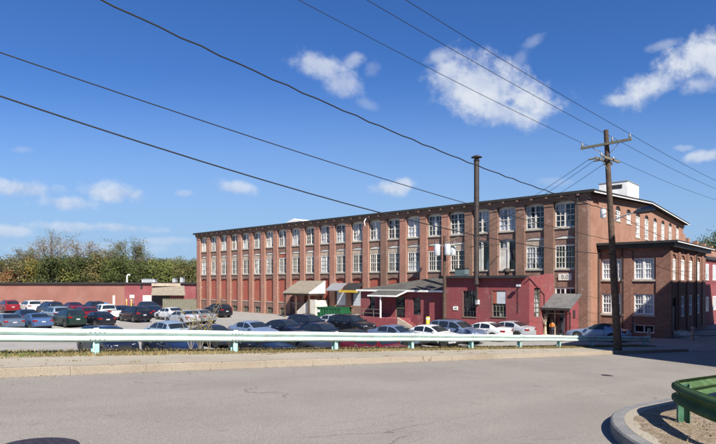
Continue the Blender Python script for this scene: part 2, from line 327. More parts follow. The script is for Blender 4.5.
ss = [-1500, -700, -350, -200, -120, -80, -60] + fr(-46, -22.01, 2) + [-22] + fr(-21, -15, 0.5) + [SG, -14.3, SW - 0.01, SW + 0.01, -12.8, SK - 0.16, SK - 0.14, -8, -4, 0, 5, 12, 40, 120, 400, 900]
gm = sheet('ground', tt, ss, zground, M['soil'])
sheet('road', fr(-80, 36, 4) + fr(37, 52, 1) + [60, 80, 160], [SK, -10, -7.9, -5.9, -3.97, 0, 6, 14, 30], lambda t, s: zst(t), M['road'])
tl = fr(-120, 38, 4) + [38.9]
sheet('parking_lot', fr(-130, 120, 5), [-170, -120, -90, -70, -60] + fr(-56, -15.2, 2.4), lambda t, s: (zlot(*P(t, s)) if t < 40 else min(zlot(*P(t, s)), 9)) + 0.0, M['lot'])
sheet('driveway_apron', fr(39.3, 51, 1) + [56, 64, 80, 120], fr(-17.4, SK, 0.8), lambda t, s: max(zst(t) - 0.004, zlot(*P(t, s)) + 0.02, ) + 0.004 * (s > SK - 0.1) , M['lot'])
# kerb and sidewalk slab
mb = MB()
kt = fr(-60, 39, 1.5)
for i, (a, b) in enumerate(zip(kt, kt[1:])):
    g = 0.003
    pts = []
    for t in (a + g, b - g):
        h = R.uniform(-0.008, 0.008)
        for (s, z) in ((SK, -0.1), (SK - 0.02, KH - 0.02 + h), (SK - 0.05, KH + h), (SK - 0.17, KH + h), (SK - 0.17, -0.1)):
            x, y = P(t, s); pts.append((x, y, zst(t) + z))
    mb.add(pts, [(j, j + 1, j + 6, j + 5) for j in range(4)] + [(4, 3, 2, 1, 0), (5, 6, 7, 8, 9)])
tag(mb.build('kerb', M['kerb']), kind='structure')
sheet('sidewalk', fr(-60, 39, 1.5), [SW, -13.2, -12.6, SK - 0.172], lambda t, s: zst(t) + KH - 0.006 + 0.012 * mnoise.noise((t * .5, s, 0)), M['walk'])

# ------------------------------------------------------------------ traffic island corner with stone kerb
CT, CS, CR = 10.2, 0.83, 4.8
def arcp(r, a0, a1, n): return [(CT + r * math.cos(a0 + (a1 - a0) * i / n), CS + r * math.sin(a0 + (a1 - a0) * i / n)) for i in range(n + 1)]
def kpath(r, far=40.0): return [(CT - r, 26.0), (CT - r, 12), (CT - r, 5)] + arcp(r, math.pi, 1.5 * math.pi, 26) + [(CT + 4, CS - r), (CT + 12, CS - r), (CT + far, CS - r)]
outer, inner = kpath(CR), kpath(CR - 0.2)
mb = MB(); vs = []
for o_, i_ in zip(outer, inner):
    for (p, z) in ((o_, -0.1), (((o_[0] * .93 + i_[0] * .07), (o_[1] * .93 + i_[1] * .07)), KH - 0.02), (((o_[0] * .8 + i_[0] * .2), (o_[1] * .8 + i_[1] * .2)), KH), (i_, KH), (i_, -0.1)):
        x, y = P(*p); vs.append((x, y, zst(p[0]) + z))
mb.add(vs, [(i * 5 + j, i * 5 + j + 1, i * 5 + j + 6, i * 5 + j + 5) for i in range(len(outer) - 1) for j in range(4)])
tag(mb.build('island_kerb', M['granite']), kind='structure')
mb = MB(); vs = []; rr = [CR - 0.2, CR - 0.5, CR - 0.9, CR - 1.6, 2.2, 1.0, 0.0]
rows = [kpath(r) for r in rr]
for r_, row in zip(rr, rows):
    for p in row:
        x, y = P(*p); dz = 0 if r_ > CR - 0.3 else 0.035 * mnoise.noise((p[0] * 1.7, p[1] * 1.7, 3)) + 0.015
        vs.append((x, y, zst(p[0]) + KH - 0.012 + dz))
n = len(rows[0]); mb.add(vs, [(i * n + j, i * n + j + 1, (i + 1) * n + j + 1, (i + 1) * n + j) for i in range(len(rr) - 1) for j in range(n - 1)], 0, True)
x0 = [P(CT, 26), P(CT + 40, 26), P(CT + 40, CS), P(CT, CS)]
mb.add([(p[0], p[1], zst(TS(*p)[0]) + KH) for p in x0], [(3, 2, 1, 0)])
tag(mb.build('island_ground', M['island']), kind='structure')
mb = MB(); vs = []; ro, ri = kpath(CR - 0.201), kpath(CR - 0.38)
for o_, i_ in zip(ro, ri):
    for p in (o_, i_): x, y = P(*p); vs.append((x, y, zst(p[0]) + KH + .002))
mb.add(vs, [(2 * i, 2 * i + 1, 2 * i + 3, 2 * i + 2) for i in range(len(ro) - 1)]); tag(mb.build('pavement_strip', M['walk']), kind='structure')
# pavement covers
def cover(name, label, px, Y, r):
    x = at(px, Y); t = TS(x, Y)[0]; o = thing(name, label, 'cover', (x, Y, zst(t) + 0.004)); o.rotation_euler = Vector((0.072 * UX, 0.072 * UY, 1)).to_track_quat('Z', 'Y').to_euler()
    b = MB(); b.lathe([(r, 0), (r, 0.008), (r - 0.03, 0.010)], (0, 0, 0), 40); b.build('rim', M['iron'], o)
    b = MB(); b.lathe([(r - 0.035, 0.001), (r - 0.035, 0.012)], (0, 0, 0), 40)
    for i in range(-3, 4):
        l = math.sqrt(max(0, (r - .06) ** 2 - (i * r / 4.2) ** 2)); b.box(-l, l, i * r / 4.2 - r * .05, i * r / 4.2 + r * .05, 0.012, 0.017)
    b.build('plate', M['iron'], o)
cover('manhole_cover', 'round dark iron manhole cover in the road at the bottom edge of the photo', 40, 5.66, 0.37)
cover('valve_cover', 'small dark valve cover set in the road by the stone kerb corner', 607, 16.4, 0.16)

# ------------------------------------------------------------------ W-beam guardrails
WP = [(-.156, .0), (-.150, .02), (-.115, .075), (-.085, .083), (-.055, .075), (-.02, .008), (0, 0), (.02, .008), (.055, .075), (.085, .083), (.115, .075), (.150, .02), (.156, .0)]
def wbeam(mb, path, mi=0, th=0.006):           # path: (x, y, ztop, nx, ny); bulges towards n
    k = len(WP); vs = []
    for (x, y, z, nx, ny) in path:
        for (h, d) in WP: vs.append((x + nx * d, y + ny * d, z - .156 + h))
        for (h, d) in WP: vs.append((x + nx * (d - th), y + ny * (d - th), z - .156 + h))
    fs = []
    for i in range(len(path) - 1):
        for j in range(k - 1):
            a = i * 2 * k + j; b = a + 2 * k
            fs.append((a, b, b + 1, a + 1)); fs.append((a + k, a + k + 1, b + k + 1, b + k))
        for j in (0, k - 1): a = i * 2 * k + j; b = a + 2 * k; fs.append((a, a + k, b + k, b))
    mb.add(vs, fs, mi, True)
gr = thing('guardrail', 'long pale mint white steel guardrail on posts running along the far sidewalk', 'guardrail', (0, 0, 0))
SR = -14.07
mb = MB(); path = []
for t in fr(-14.0, 38.6, 1.0):
    x, y = P(t, SR); path.append((x, y, zst(t) + KH + 0.61 + 0.006 * math.sin(t * 1.3), UY, -UX))
wbeam(mb, path); mb.build('beam', M['rail_white'], gr)
x, y = P(38.7, SR); ee = MB()
pth = [(x + UX * .35 * math.sin(a) + UY * (-.0 - .35 * (1 - math.cos(a))), y + UY * .35 * math.sin(a) + UX * .35 * (1 - math.cos(a)), zst(38.7) + KH + .61, UY * math.cos(a) + UX * math.sin(a), -UX * math.cos(a) + UY * math.sin(a)) for a in [i * .3 for i in range(7)]]
wbeam(ee, pth); ee.build('end_terminal', M['rail_white'], gr)
pt = 4.15 - 3.78 * 4
while pt < 38.7:
    x, y = P(pt, SR); z = zst(pt) + KH
    b = MB()
    for (s0, s1, t0, t1) in ((-.03, -.022, -.075, .075), (-.17, -.162, -.075, .075), (-.162, -.03, -.005, .005)):
        pts = [P(pt + t0, SR + s0), P(pt + t1, SR + s0), P(pt + t1, SR + s1), P(pt + t0, SR + s1)]
        b.xy(pts[::-1], z - .3, z + .6)
    po = b.build('post', M['rail_post'], gr)
    b = MB(); b.xy([P(pt - .06, SR + .001), P(pt + .06, SR + .001), P(pt + .06, SR - .02), P(pt - .06, SR - .02)][::-1], z + .28, z + .635)
    b.xy([P(pt - .075, SR + .004), P(pt - .045, SR + .004), P(pt - .045, SR + .02), P(pt - .075, SR + .02)][::-1], z + .05, z + .3)
    b.build('bracket', M['rail_white'], po)
    b = MB(); x2, y2 = P(pt, SR + .02); b.lathe([(.018, 0), (.012, .03)], (x2, y2, z + .45), 8, axis='y'); b.build('bolt', M['galv'], po)
    b = MB()
    for (dt_, dz2) in [(i_, j_) for i_ in (-.16, .16) for j_ in (.085, -.085)] + [(i_, j_) for i_ in (-.05, .05) for j_ in (.085, -.085)]:
        q0 = P(pt + dt_, SR + .083); q1 = P(pt + dt_, SR + .1); zz = zst(pt + dt_) + KH + .61 - .156 + dz2; b.tube([(q0[0], q0[1], zz), (q1[0], q1[1], zz)], .016, 6)
    b.build('rivet', M['galv'], gr)
    b = MB(); pth = []
    for dt_ in (-.2, .2): q0 = P(pt + dt_, SR); pth.append((q0[0] + UY * .004, q0[1] - UX * .004, zst(pt + dt_) + KH + .61, UY, -UX))
    wbeam(b, pth); b.build('lap_joint', M['rail_white'], gr)
    pt += 3.78
gg = thing('guardrail', 'dark green steel guardrail curving round the near street corner', 'guardrail', (0, 0, 0))
GR = 3.95
def gz_(t): return zst(t) + KH + 0.58
def smooth_path(pts, n=6):
    out = []
    for i in range(len(pts) - 1):
        p0, p1, p2, p3 = (Vector(pts[max(i - 1, 0)]), Vector(pts[i]), Vector(pts[i + 1]), Vector(pts[min(i + 2, len(pts) - 1)]))
        for k in range(n):
            u = k / n; out.append(0.5 * ((2 * p1) + (p2 - p0) * u + (2 * p0 - 5 * p1 + 4 * p2 - p3) * u * u + (3 * p1 - p0 - 3 * p2 + p3) * u ** 3))
    return out + [Vector(pts[-1])]
gl = smooth_path([(6.25, 12.0), (6.25, 7), (6.3, 3), (6.4, 1.0), (6.62, -.35), (7.03, -1.25), (7.66, -2.0), (8.45, -2.58), (9.0, -2.88), (9.25, -2.98), (9.45, -3.03), (9.75, -3.05), (10.5, -3.05), (13, -3.05), (17, -3.05), (24, -3.05)])
gp = []
for i, q in enumerate(gl):
    d = (gl[min(i + 1, len(gl) - 1)] - gl[max(i - 1, 0)]).normalized(); gp.append((q.x + .08, q.y, d.y, -d.x))
mb = MB(); path = []
for (t, s, nt, ns) in gp:
    x, y = P(t, s); n_ = (UX * nt + UY * ns, UY * nt - UX * ns); path.append((x, y, gz_(t), n_[0], n_[1]))
wbeam(mb, path, th=0.012); mb.build('beam', M['rail_green'], gg)
for (t, s, nt, ns) in ((6.27, 4.4, -1, 0), (6.55, -.1, -.97, -.24), (9.1, -2.92, -.45, -.89), (12.9, -3.05, 0, -1), (16.7, -3.05, 0, -1)):
    n_ = Vector((UX * nt + UY * ns, UY * nt - UX * ns, 0)); u_ = Vector((-n_.y, n_.x, 0)); p = Vector((*P(t, s), 0)); z = zst(t) + KH
    b = MB()
    for (a0, a1, w0, w1) in ((-.022, -.012, -.075, .075), (-.17, -.16, -.075, .075), (-.16, -.022, -.006, .006)):
        q = [p + n_ * a0 + u_ * w0, p + n_ * a1 + u_ * w0, p + n_ * a1 + u_ * w1, p + n_ * a0 + u_ * w1]; b.xy([(v.x, v.y) for v in q], z - .3, z + .57)
    po = b.build('post', M['green_post'], gg)
    for h in (.34, .5):
        b = MB(); q = p + n_ * .012; b.tube([q, q + n_ * .03], .02, 8); bo = b.build('bolt', M['rail_green'], po); bo.location = (0, 0, z + h)

# ------------------------------------------------------------------ the mill
mill = thing('mill_building', 'long three storey red brick mill with rows of arched white framed windows', 'building', C0, BROT)
BAY = 2.84; NB = 22
def bayc(i): return -(21.75 - i) * BAY
WT = 12.75                                     # wall top
def arc(x0, x1, z, rise, n=9): return [(x0 + (x1 - x0) * i / n, z + rise * (1 - (2 * i / n - 1) ** 2)) for i in range(n + 1)]
def under_arch(mb, x0, x1, z, rise, ztop, y0, y1, mi=0): mb.xz(arc(x0, x1, z, rise) + [(x1, ztop), (x0, ztop)], y0, y1, mi)
OW = 0.935                                      # half width of the openings
wall = MB(); xl = -63.75
for i in range(NB):
    c = bayc(i); a, b = c - BAY / 2, c + BAY / 2
    wall.box(a, c - OW, 0, .45, -.3, WT); wall.box(c + OW, b, 0, .45, -.3, WT)
    if i >= 1 and i < 9:
        wall.box(c - OW, c - .62, 0, .45, -.3, 1.9); wall.box(c + .62, c + OW, 0, .45, -.3, 1.9); wall.box(c - .62, c + .62, 0, .45, -.3, .34)
        under_arch(wall, c - .62, c + .62, 1.1, .14, 1.9, 0, .45)
    else: wall.box(c - OW, c + OW, 0, .45, -.3, 1.9)
    under_arch(wall, c - OW, c + OW, 5.12, .22, 5.9, 0, .45)
    under_arch(wall, c - OW, c + OW, 8.86, .2, 9.7, 0, .45)
    under_arch(wall, c - OW, c + OW, 12.06, .22, WT, 0, .45)
wall.box(xl, bayc(0) - BAY / 2, 0, .45, -.3, WT); wall.box(bayc(21) + BAY / 2, -.002, 0, .45, -.3, WT)
wall.build('wall', M['brick_wall'], mill)
# side and back walls, gable to a low ridge
GD = 36.5
sk = [1.85, 8.2, 11.7, 15.0, 18.4, 22.0, 25.6, 29.2, 33.1]
sw = MB(); hw = 0.78
def wallstrip(y0, y1, z0, z1, mi=0): sw.box(-.45, 0, y0, y1, z0, z1, mi)
def gz(y): return WT + 0.85 * (1 - abs(y - GD / 2) / (GD / 2))
prev = .452
for j, k in enumerate(sk):
    wallstrip(prev, k - hw, -.3, WT); prev = k + hw
    if j == 0: zs = [(-.3, 11.9)]
    elif j < 3: zs = [(-.3, 7.2), (8.7, 10.95)]
    else: zs = [(-.3, 9.7)]
    for z0, z1 in zs: wallstrip(k - hw, k + hw, z0, z1)
    head = 12.0
    pts = [(k - hw + 2 * hw * q / 10, head + .42 * math.sqrt(max(0, 1 - (q / 5 - 1) ** 2))) for q in range(11)]
    sw.yz(pts + [(k + hw, WT), (k - hw, WT)], -.45, 0)
    if 0 < j < 3:
        pts = [(k - hw + 2 * hw * q / 10, 8.3 + .36 * math.sqrt(max(0, 1 - (q / 5 - 1) ** 2))) for q in range(11)]
        sw.yz(pts + [(k + hw, 8.7), (k - hw, 8.7)], -.45, 0)
wallstrip(prev, GD, -.3, WT)
sw.yz([(.452, WT), (GD, WT), (GD / 2, gz(GD / 2))], -.45, 0)
sw.box(xl, xl + .45, .452, GD, -.3, WT); sw.yz([(.452, WT), (GD, WT), (GD / 2, gz(GD / 2))], xl, xl + .45)
sw.box(xl + .45, -.45, GD - .45, GD, -.3, WT)
sw.build('side_wall', M['brick_side'], mill)
ap = MB(); ap.box(-.40, -.12, sk[0] - hw + .002, sk[0] + hw - .002, 11.9, 12.5); ap.build('blind_arch', M['brick_pier'], mill)
# cornice, eaves and roof
rf = MB(); OV = .55
for (y0, y1) in ((-OV - .1, GD / 2), (GD + OV, GD / 2)):
    za, zb = WT + .18 + .02, gz(GD / 2) + .3
    q = [(xl - .5, y0, za), (.65, y0, za), (.65, y1, zb), (xl - .5, y1, zb)]
    if y0 > y1: q = q[::-1]
    lo = [(v[0], v[1], v[2] - .24) for v in q]
    rf.add(q + lo, [(0, 1, 2, 3), (7, 6, 5, 4), (0, 4, 5, 1), (1, 5, 6, 2), (2, 6, 7, 3), (3, 7, 4, 0)])
rf.build('roof', M['roof'], mill)
cn = MB(); cn.box(xl - .2, .3, -.42, -.002, WT - .34, WT - .02); cn.box(xl - .12, .2, -.3, -.002, WT - .52, WT - .342)
for i in range(NB * 2): c = xl + (i + .5) * (-xl / (NB * 2)); cn.box(c - .12, c + .12, -.62, -.422, WT - .22, WT - .06)
cn.build('cornice', M['brick_wall'], mill)
cn = MB()
for (y0, y1) in ((-.5, GD / 2), (GD + .5, GD / 2)):
    za, zb = WT + .19, gz(GD / 2) + .29
    cn.add([(.665, y0, za - .26), (.665, y0, za - .16), (.665, y1, zb - .16), (.665, y1, zb - .26), (.652, y0, za - .26), (.652, y0, za - .16), (.652, y1, zb - .16), (.652, y1, zb - .26)],
           [(0, 3, 2, 1), (4, 5, 6, 7), (0, 4, 7, 3), (1, 2, 6, 5)])
    za -= .3; zb -= .3
    cn.add([(.003, y0 + .02, za - .3), (.003, y0 + .02, za), (.003, y1, zb), (.003, y1, zb - .3), (.05, y0 + .02, za - .3), (.05, y0 + .02, za), (.05, y1, zb), (.05, y1, zb - .3)],
           [(4, 7, 6, 5), (0, 1, 2, 3), (0, 4, 5, 1), (1, 5, 6, 2), (3, 2, 6, 7)], 1)
cn.build('rake_trim', [M['white'], M['brick_side']], mill)
# piers
for i in range(NB + 1):
    c = bayc(i) - BAY / 2; h = .45
    if i == 0: x0, x1 = xl, c + h
    elif i == NB: x0, x1 = c - h, -.004
    else: x0, x1 = c - h, c + h
    b = MB(); b.box(x0, x1, -.22, -.002, -.3, WT - .95)
    b.box(x0 - .0, x1 + .0, -.27, -.002, WT - .949, WT - .53)
    b.box(x0 - .04 if i else x0, x1 + .04 if i < NB else x1, -.28, -.221, -.3, .55)
    b.build('pier', M['brick_pier_sooty'] if i > 17 or i in (14,) else M['brick_pier'], mill)
# windows
def window_pair(mb, c, z0, z1, rise, w=OW, yb=.12, grid=(2, 4), head=True, mid=.16, fw=.09, bar=.04, up=None):
    x0, x1 = c - w, c + w
    mb.box(x0, x0 + fw, yb, yb + .09, z0, z1); mb.box(x1 - fw, x1, yb, yb + .09, z0, z1); mb.box(x0 + fw, x1 - fw, yb - .01, yb + .09, z0, z0 + fw)
    mb.xz([(x0, z1), (x1, z1)] + (arc(x0, x1, z1 + .001, rise - .004)[::-1] if rise > 0 else [(x1, z1 + .08), (x0, z1 + .08)]), yb, yb + .09)
    mb.box(x0 + fw, x1 - fw, yb + .005, yb + .08, z1 - fw, z1 - .001)
    mb.box(c - mid / 2, c + mid / 2, yb - .012, yb + .085, z0 + fw, z1 - fw)
    for sx0, sx1 in ((x0 + fw, c - mid / 2), (c + mid / 2, x1 - fw)):
        for k in range(1, grid[0]): q = sx0 + (sx1 - sx0) * k / grid[0]; mb.box(q - bar / 2, q + bar / 2, yb + .02, yb + .07, z0 + fw, z1 - fw)
        for k in range(1, grid[1]):
            q = z0 + fw + (z1 - z0 - 2 * fw) * k / grid[1]; bb = bar if k != grid[1] // 2 else .075
            mb.box(sx0, sx1, yb + .018, yb + .072, q - bb / 2, q + bb / 2)
def pane(parent, x0, x1, z0, z1, y, m):
    b = MB(); b.add([(x0, y, z0), (x1, y, z0), (x1, y, z1), (x0, y, z1)], [(0, 1, 2, 3)]); return b.build('pane', m, parent)
for i in range(NB):
    c = bayc(i)
    b = MB(); window_pair(b, c, 9.86, 12.06, .22, grid=(2, 4) if i > 8 else (2, 2), mid=.16 if i > 8 else .3)
    f = b.build('window', M['frame'] if i % 3 else M['offwhite'], mill); pane(f, c - OW, c + OW, 9.87, 12.26, .2, M['pane_pale'] if R.random() < (.55 if i < 12 else .2) else (M['pane_blue'] if R.random() < .2 else M['pane']))
    b = MB(); b.box(c - OW - .08, c + OW + .08, -.1, .12, 9.701, 9.858); b.build('sill', M['stone'], f)
    boarded = i in (18, 19)
    b = MB()
    if boarded:
        b.box(c - OW, c - OW + .09, .1, .2, 6.06, 8.86); b.box(c + OW - .09, c + OW, .1, .2, 6.06, 8.86); b.box(c - .1, c + .1, .1, .2, 6.06, 8.86); b.xz([(c - OW, 8.86), (c + OW, 8.86)] + arc(c - OW, c + OW, 8.861, .19)[::-1], .1, .2)
        b.box(c - OW + .09, c - .1, .13, .2, 8.1, 8.2); b.box(c - OW + .091, c - .101, .15, .19, 6.06, 8.099)
    else:
        window_pair(b, c, 6.06, 8.18, 0, grid=(3, 4) if i > 5 else (2, 3), mid=.10, bar=.03, fw=.075)
        b.xz([(c - OW, 8.80), (c + OW, 8.80)] + arc(c - OW, c + OW, 8.861, .19)[::-1], .04, .2)
    f = b.build('window', M['frame'] if i % 4 != 1 else M['offwhite'], mill); pane(f, c - OW, c + OW, 6.07, 8.9, .205, M['pane'] if i % 5 else M['pane_pale'])
    if not boarded:
        b = MB(); b.box(c - OW, c + OW, .10, .20, 8.262, 8.798); b.build('panel', M['beige'] if i not in (7, 16, 21) else (M['infill'] if i != 21 else M['brick_wall']), f)
    b = MB(); b.box(c - OW - .08, c + OW + .08, -.1, .12, 5.901, 6.056); b.build('sill', M['stone'], f)
    if i != 21 and i not in (11, 12):
        b = MB(); b.xz([(c - OW, 1.9), (c + OW, 1.9), (c + OW, 5.12)] + arc(c - OW, c + OW, 5.12, .215)[::-1][1:-1] + [(c - OW, 5.12)], .14, .3)
        ip = b.build('infill_panel', M['infill'], mill); b = MB(); b.box(c - OW, c + OW, -.06, .138, 1.9, 2.03); b.build('sill', M['stone'], ip)
    if 1 <= i < 9:
        b = MB(); window_pair(b, c, .35, 1.1, .14, w=.62, grid=(2, 2), mid=.06, fw=.06); f = b.build('basement_window', M['greywood'], mill); pane(f, c - .62, c + .62, .36, 1.2, .205, M['pane'])

# ground floor of the end bay: low window and a stone plaque above it
c = bayc(21)
b = MB(); b.box(c - OW, c + OW, .05, .3, 4.35, 5.33); b.build('infill_panel', M['brick_wall'], mill); b = MB(); b.box(c - OW, c + OW, .05, .3, 1.9, 2.2); b.build('infill_panel', M['brick_wall'], mill)
b = MB(); window_pair(b, c, 2.2, 4.28, 0, grid=(2, 3)); f = b.build('window', M['white'], mill); pane(f, c - OW, c + OW, 2.21, 4.27, .205, M['pane'])
b = MB(); b.box(c - .6, c + .62, -.03, .048, 4.98, 5.6); pl = b.build('plaque', M['offwhite'], mill)
def text(body, size, loc, rot, m, parent=None, name='lettering'):
    cu = bpy.data.curves.new(name, 'FONT'); cu.body = body; cu.size = size; cu.extrude = .004; cu.align_x = 'CENTER'; cu.align_y = 'CENTER'; cu.materials.append(m)
    tmp = bpy.data.objects.new('text_source', cu); C.objects.link(tmp); dg = bpy.context.evaluated_depsgraph_get()
    me = bpy.data.meshes.new_from_object(tmp.evaluated_get(dg)); bpy.data.objects.remove(tmp); bpy.data.curves.remove(cu); me.materials.clear(); me.materials.append(m)
    o = bpy.data.objects.new(name, me); C.objects.link(o); o.location = loc; o.rotation_euler = rot
    if parent: o.parent = parent
    return o
text('B.0', .52, (c, -.036, 5.28), (rad(90), 0, 0), mat('plaque_letter', (0.17, 0.19, 0.15)), pl)
# side windows
for j, k in enumerate(sk):
    if j == 0: continue
    for (z0, z1, rise) in ([(10.95, 12.0, .42), (7.2, 8.3, .36)] if j < 3 else [(9.7, 12.0, .42)]):
        b = MB()
        pts = [(k - hw + 2 * hw * q / 10, z1 + (rise - .01) * math.sqrt(max(0, 1 - (q / 5 - 1) ** 2))) for q in range(11)]
        b.yz([(k - hw, z1 - .06), (k + hw, z1 - .06)] + pts[::-1], -.17, -.11, 1)
        for (y0, y1) in ((k - hw, k - hw + .1), (k + hw - .1, k + hw), (k - .035, k + .035)): b.box(-.13, -.04, y0, y1, z0, z1 - .06)
        b.box(-.13, -.03, k - hw + .1, k + hw - .1, z0, z0 + .1)
        nz = 4 if j >= 3 else 2
        for q in range(1, nz + 1): z = z0 + (z1 - z0) * q / nz - .06; b.box(-.12, -.06, k - hw + .1, k + hw - .1, z - .03, z + .03)
        f = b.build('window', [M['white'], M['trim']], mill)
        b = MB(); b.add([(-.14, k - hw, z0), (-.14, k + hw, z0), (-.14, k + hw, z1), (-.14, k - hw, z1)], [(0, 1, 2, 3)]); b.build('pane', M['pane_pale'], f)
        b = MB(); b.box(-.2, .06, k - hw - .06, k + hw + .06, z0 - .14, z0 - .003); b.build('sill', M['stone'], f)
b = MB(); b.tube([(-.85, -.42, WT - .1), (-.85, -.42, .2)], .07, 8); b.box(-1.0, -.7, -.5, -.36, WT - .34, WT - .05); b.build('downpipe', M['trim'], mill)
b = MB(); b.tube([(.06, 2.3, 8.0), (.06, 2.3, .2)], .05, 8); b.build('downpipe', M['trim'], mill)
# roof penthouse, skylight
b = MB(); b.box(-5.1, -1.9, 18, 22.4, 13.2, 16.5); ph = b.build('penthouse', M['white'], mill)
b = MB(); b.box(-5.16, -1.84, 17.94, 22.46, 16.502, 16.6); b.build('roof', M['galv'], ph)
b = MB(); b.box(-3.9, -2.5, 17.96, 17.998, 15.75, 16.2); b.build('vent', M['trim'], ph)
b = MB(); b.box(-50.5, -46.8, 8, 12, 13.0, 14.4); b.xz([(-50.6, 14.402), (-46.7, 14.402), (-48.65, 14.95)], 7.9, 12.1); b.build('skylight', M['white'], mill)
b = MB(); b.tube([(-25.95, -.36, 12.55), (-25.95, -.75, 12.1), (-25.9, -.7, 11.55)], .06, 8); b.build('cable_bracket', M['white'], mill)

# ------------------------------------------------------------------ wing on the right
wing = thing('brick_wing', 'two storey dark brick wing at the right end of the mill, half in shadow', 'building', C0, BROT)
WY = 2.65; WX = 5.83; WL = 15.3; WH = 8.1
ws = MB(); wins = [(.26, 1.97), (2.99, 4.62)]
def wfb(x0, x1, z0, z1): ws.box(x0, x1, WY, WY + .4, z0, z1)
prevx = .003
for (x0, x1) in wins:
    wfb(prevx, x0, -.3, WH); prevx = x1
    for z0, z1 in ((-.3, .35), (1.05, 1.95), (3.76, 5.05), (6.92, WH)): wfb(x0, x1, z0, z1)
wfb(prevx, WX, -.3, WH)
qs = [1.5, 4.9, 8.2, 11.7]; qh = .8; py = WY + .402
for j, q in enumerate(qs):
    k = WY + q; ws.box(WX - .4, WX, py, k - qh, -.3, WH); py = k + qh
    for z0, z1 in (((-.3, .6) if j else (-.3, .62), (3.55, 5.0))): ws.box(WX - .4, WX, k - qh, k + qh, z0, z1)
    if j: ws.box(WX - .4, WX, k - qh, k + qh, .6, 1.65)
    pts = [(k - qh + 2 * qh * a / 10, 6.85 + .42 * math.sqrt(max(0, 1 - (a / 5 - 1) ** 2))) for a in range(11)]
    ws.yz(pts + [(k + qh, WH), (k - qh, WH)], WX - .4, WX)
ws.box(WX - .4, WX, py, WY + WL, -.3, WH); ws.box(.003, WX - .4, WY + WL - .4, WY + WL, -.3, WH)
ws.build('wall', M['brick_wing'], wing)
pr = MB(); pr.box(2.15, 2.85, WY - .1, WY - .002, -.3, WH - .5); pr.box(-.0 + .004, .2, WY - .1, WY - .002, -.3, WH - .5); pr.box(4.78, WX, WY - .1, WY - .002, -.3, WH - .5)
for q in (0.2, 3.2, 6.55, 9.95, 13.4): pr.box(WX + .002, WX + .1, WY + q - .35 if q > .3 else WY - .1, WY + q + .35, -.3, WH - .5)
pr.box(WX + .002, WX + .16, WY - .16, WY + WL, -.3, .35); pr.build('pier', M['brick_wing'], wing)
rf = MB(); rf.box(.004, WX + .75, WY - .75, WY + WL + .5, WH + .06, WH + .26); rf.box(.004, WX + .45, WY - .45, WY + WL + .3, WH - .28, WH + .058); rf.box(-.32, .0, WY - 3.2, WY - 2.95, WH + .0, WH + .25) if False else None
rf.build('roof', M['trim'], wing)
rf = MB(); rf.box(WX + .752, WX + .77, WY - .72, WY + WL + .5, WH + .07, WH + .14); rf.build('gutter', M['white'], wing)
ws = MB()
for (x0, x1) in wins:
    for (z0, z1, hgt) in ((5.05, 6.92, 'u'), (1.95, 3.76, 'l')):
        c, hw_ = (x0 + x1) / 2, (x1 - x0) / 2
        b = MB(); o_ = WY
        x0_, x1_ = c - hw_, c + hw_; fw = .11
        b.box(x0_, x0_ + fw, o_ + .08, o_ + .2, z0, z1); b.box(x1_ - fw, x1_, o_ + .08, o_ + .2, z0, z1); b.box(x0_ + fw, x1_ - fw, o_ + .07, o_ + .2, z0, z0 + fw); b.box(x0_ + fw, x1_ - fw, o_ + .08, o_ + .2, z1 - fw, z1); b.box(c - .1, c + .1, o_ + .07, o_ + .2, z0 + fw, z1 - fw)
        for a0, a1 in ((x0_ + fw, c - .1), (c + .1, x1_ - fw)):
            zm = (z0 + z1) / 2; b.box(a0, a1, o_ + .1, o_ + .18, zm - .045, zm + .045)
            for k in (1, 2): q = a0 + (a1 - a0) * k / 3; b.box(q - .018, q + .018, o_ + .12, o_ + .17, z0 + fw, z1 - fw)
            for z_ in ((z0 + fw + zm) / 2, (zm + z1 - fw) / 2): b.box(a0, a1, o_ + .125, o_ + .165, z_ - .018, z_ + .018)
        f = b.build('window', M['white'], wing); pane(f, x0_ + .01, x1_ - .01, z0 + .01, z1 - .01, o_ + .185, M['pane_blue'])
        b = MB(); b.box(x0_ - .1, x1_ + .1, o_ - .12, o_ + .06, z0 - .17, z0 - .003); b.build('sill', M['stone'], f)
    c = (x0 + x1) / 2; b = MB()
    b.box(x0, x1, WY + .1, WY + .2, .35, .43); b.box(x0, x1, WY + .1, WY + .2, .97, 1.05)
    for q in (x0 + .04, c, x1 - .04): b.box(q - .04, q + .04, WY + .1, WY + .2, .43, .97)
    f = b.build('basement_window', M['white'], wing); pane(f, x0 + .01, x1 - .01, .36, 1.04, WY + .19, M['pane'])
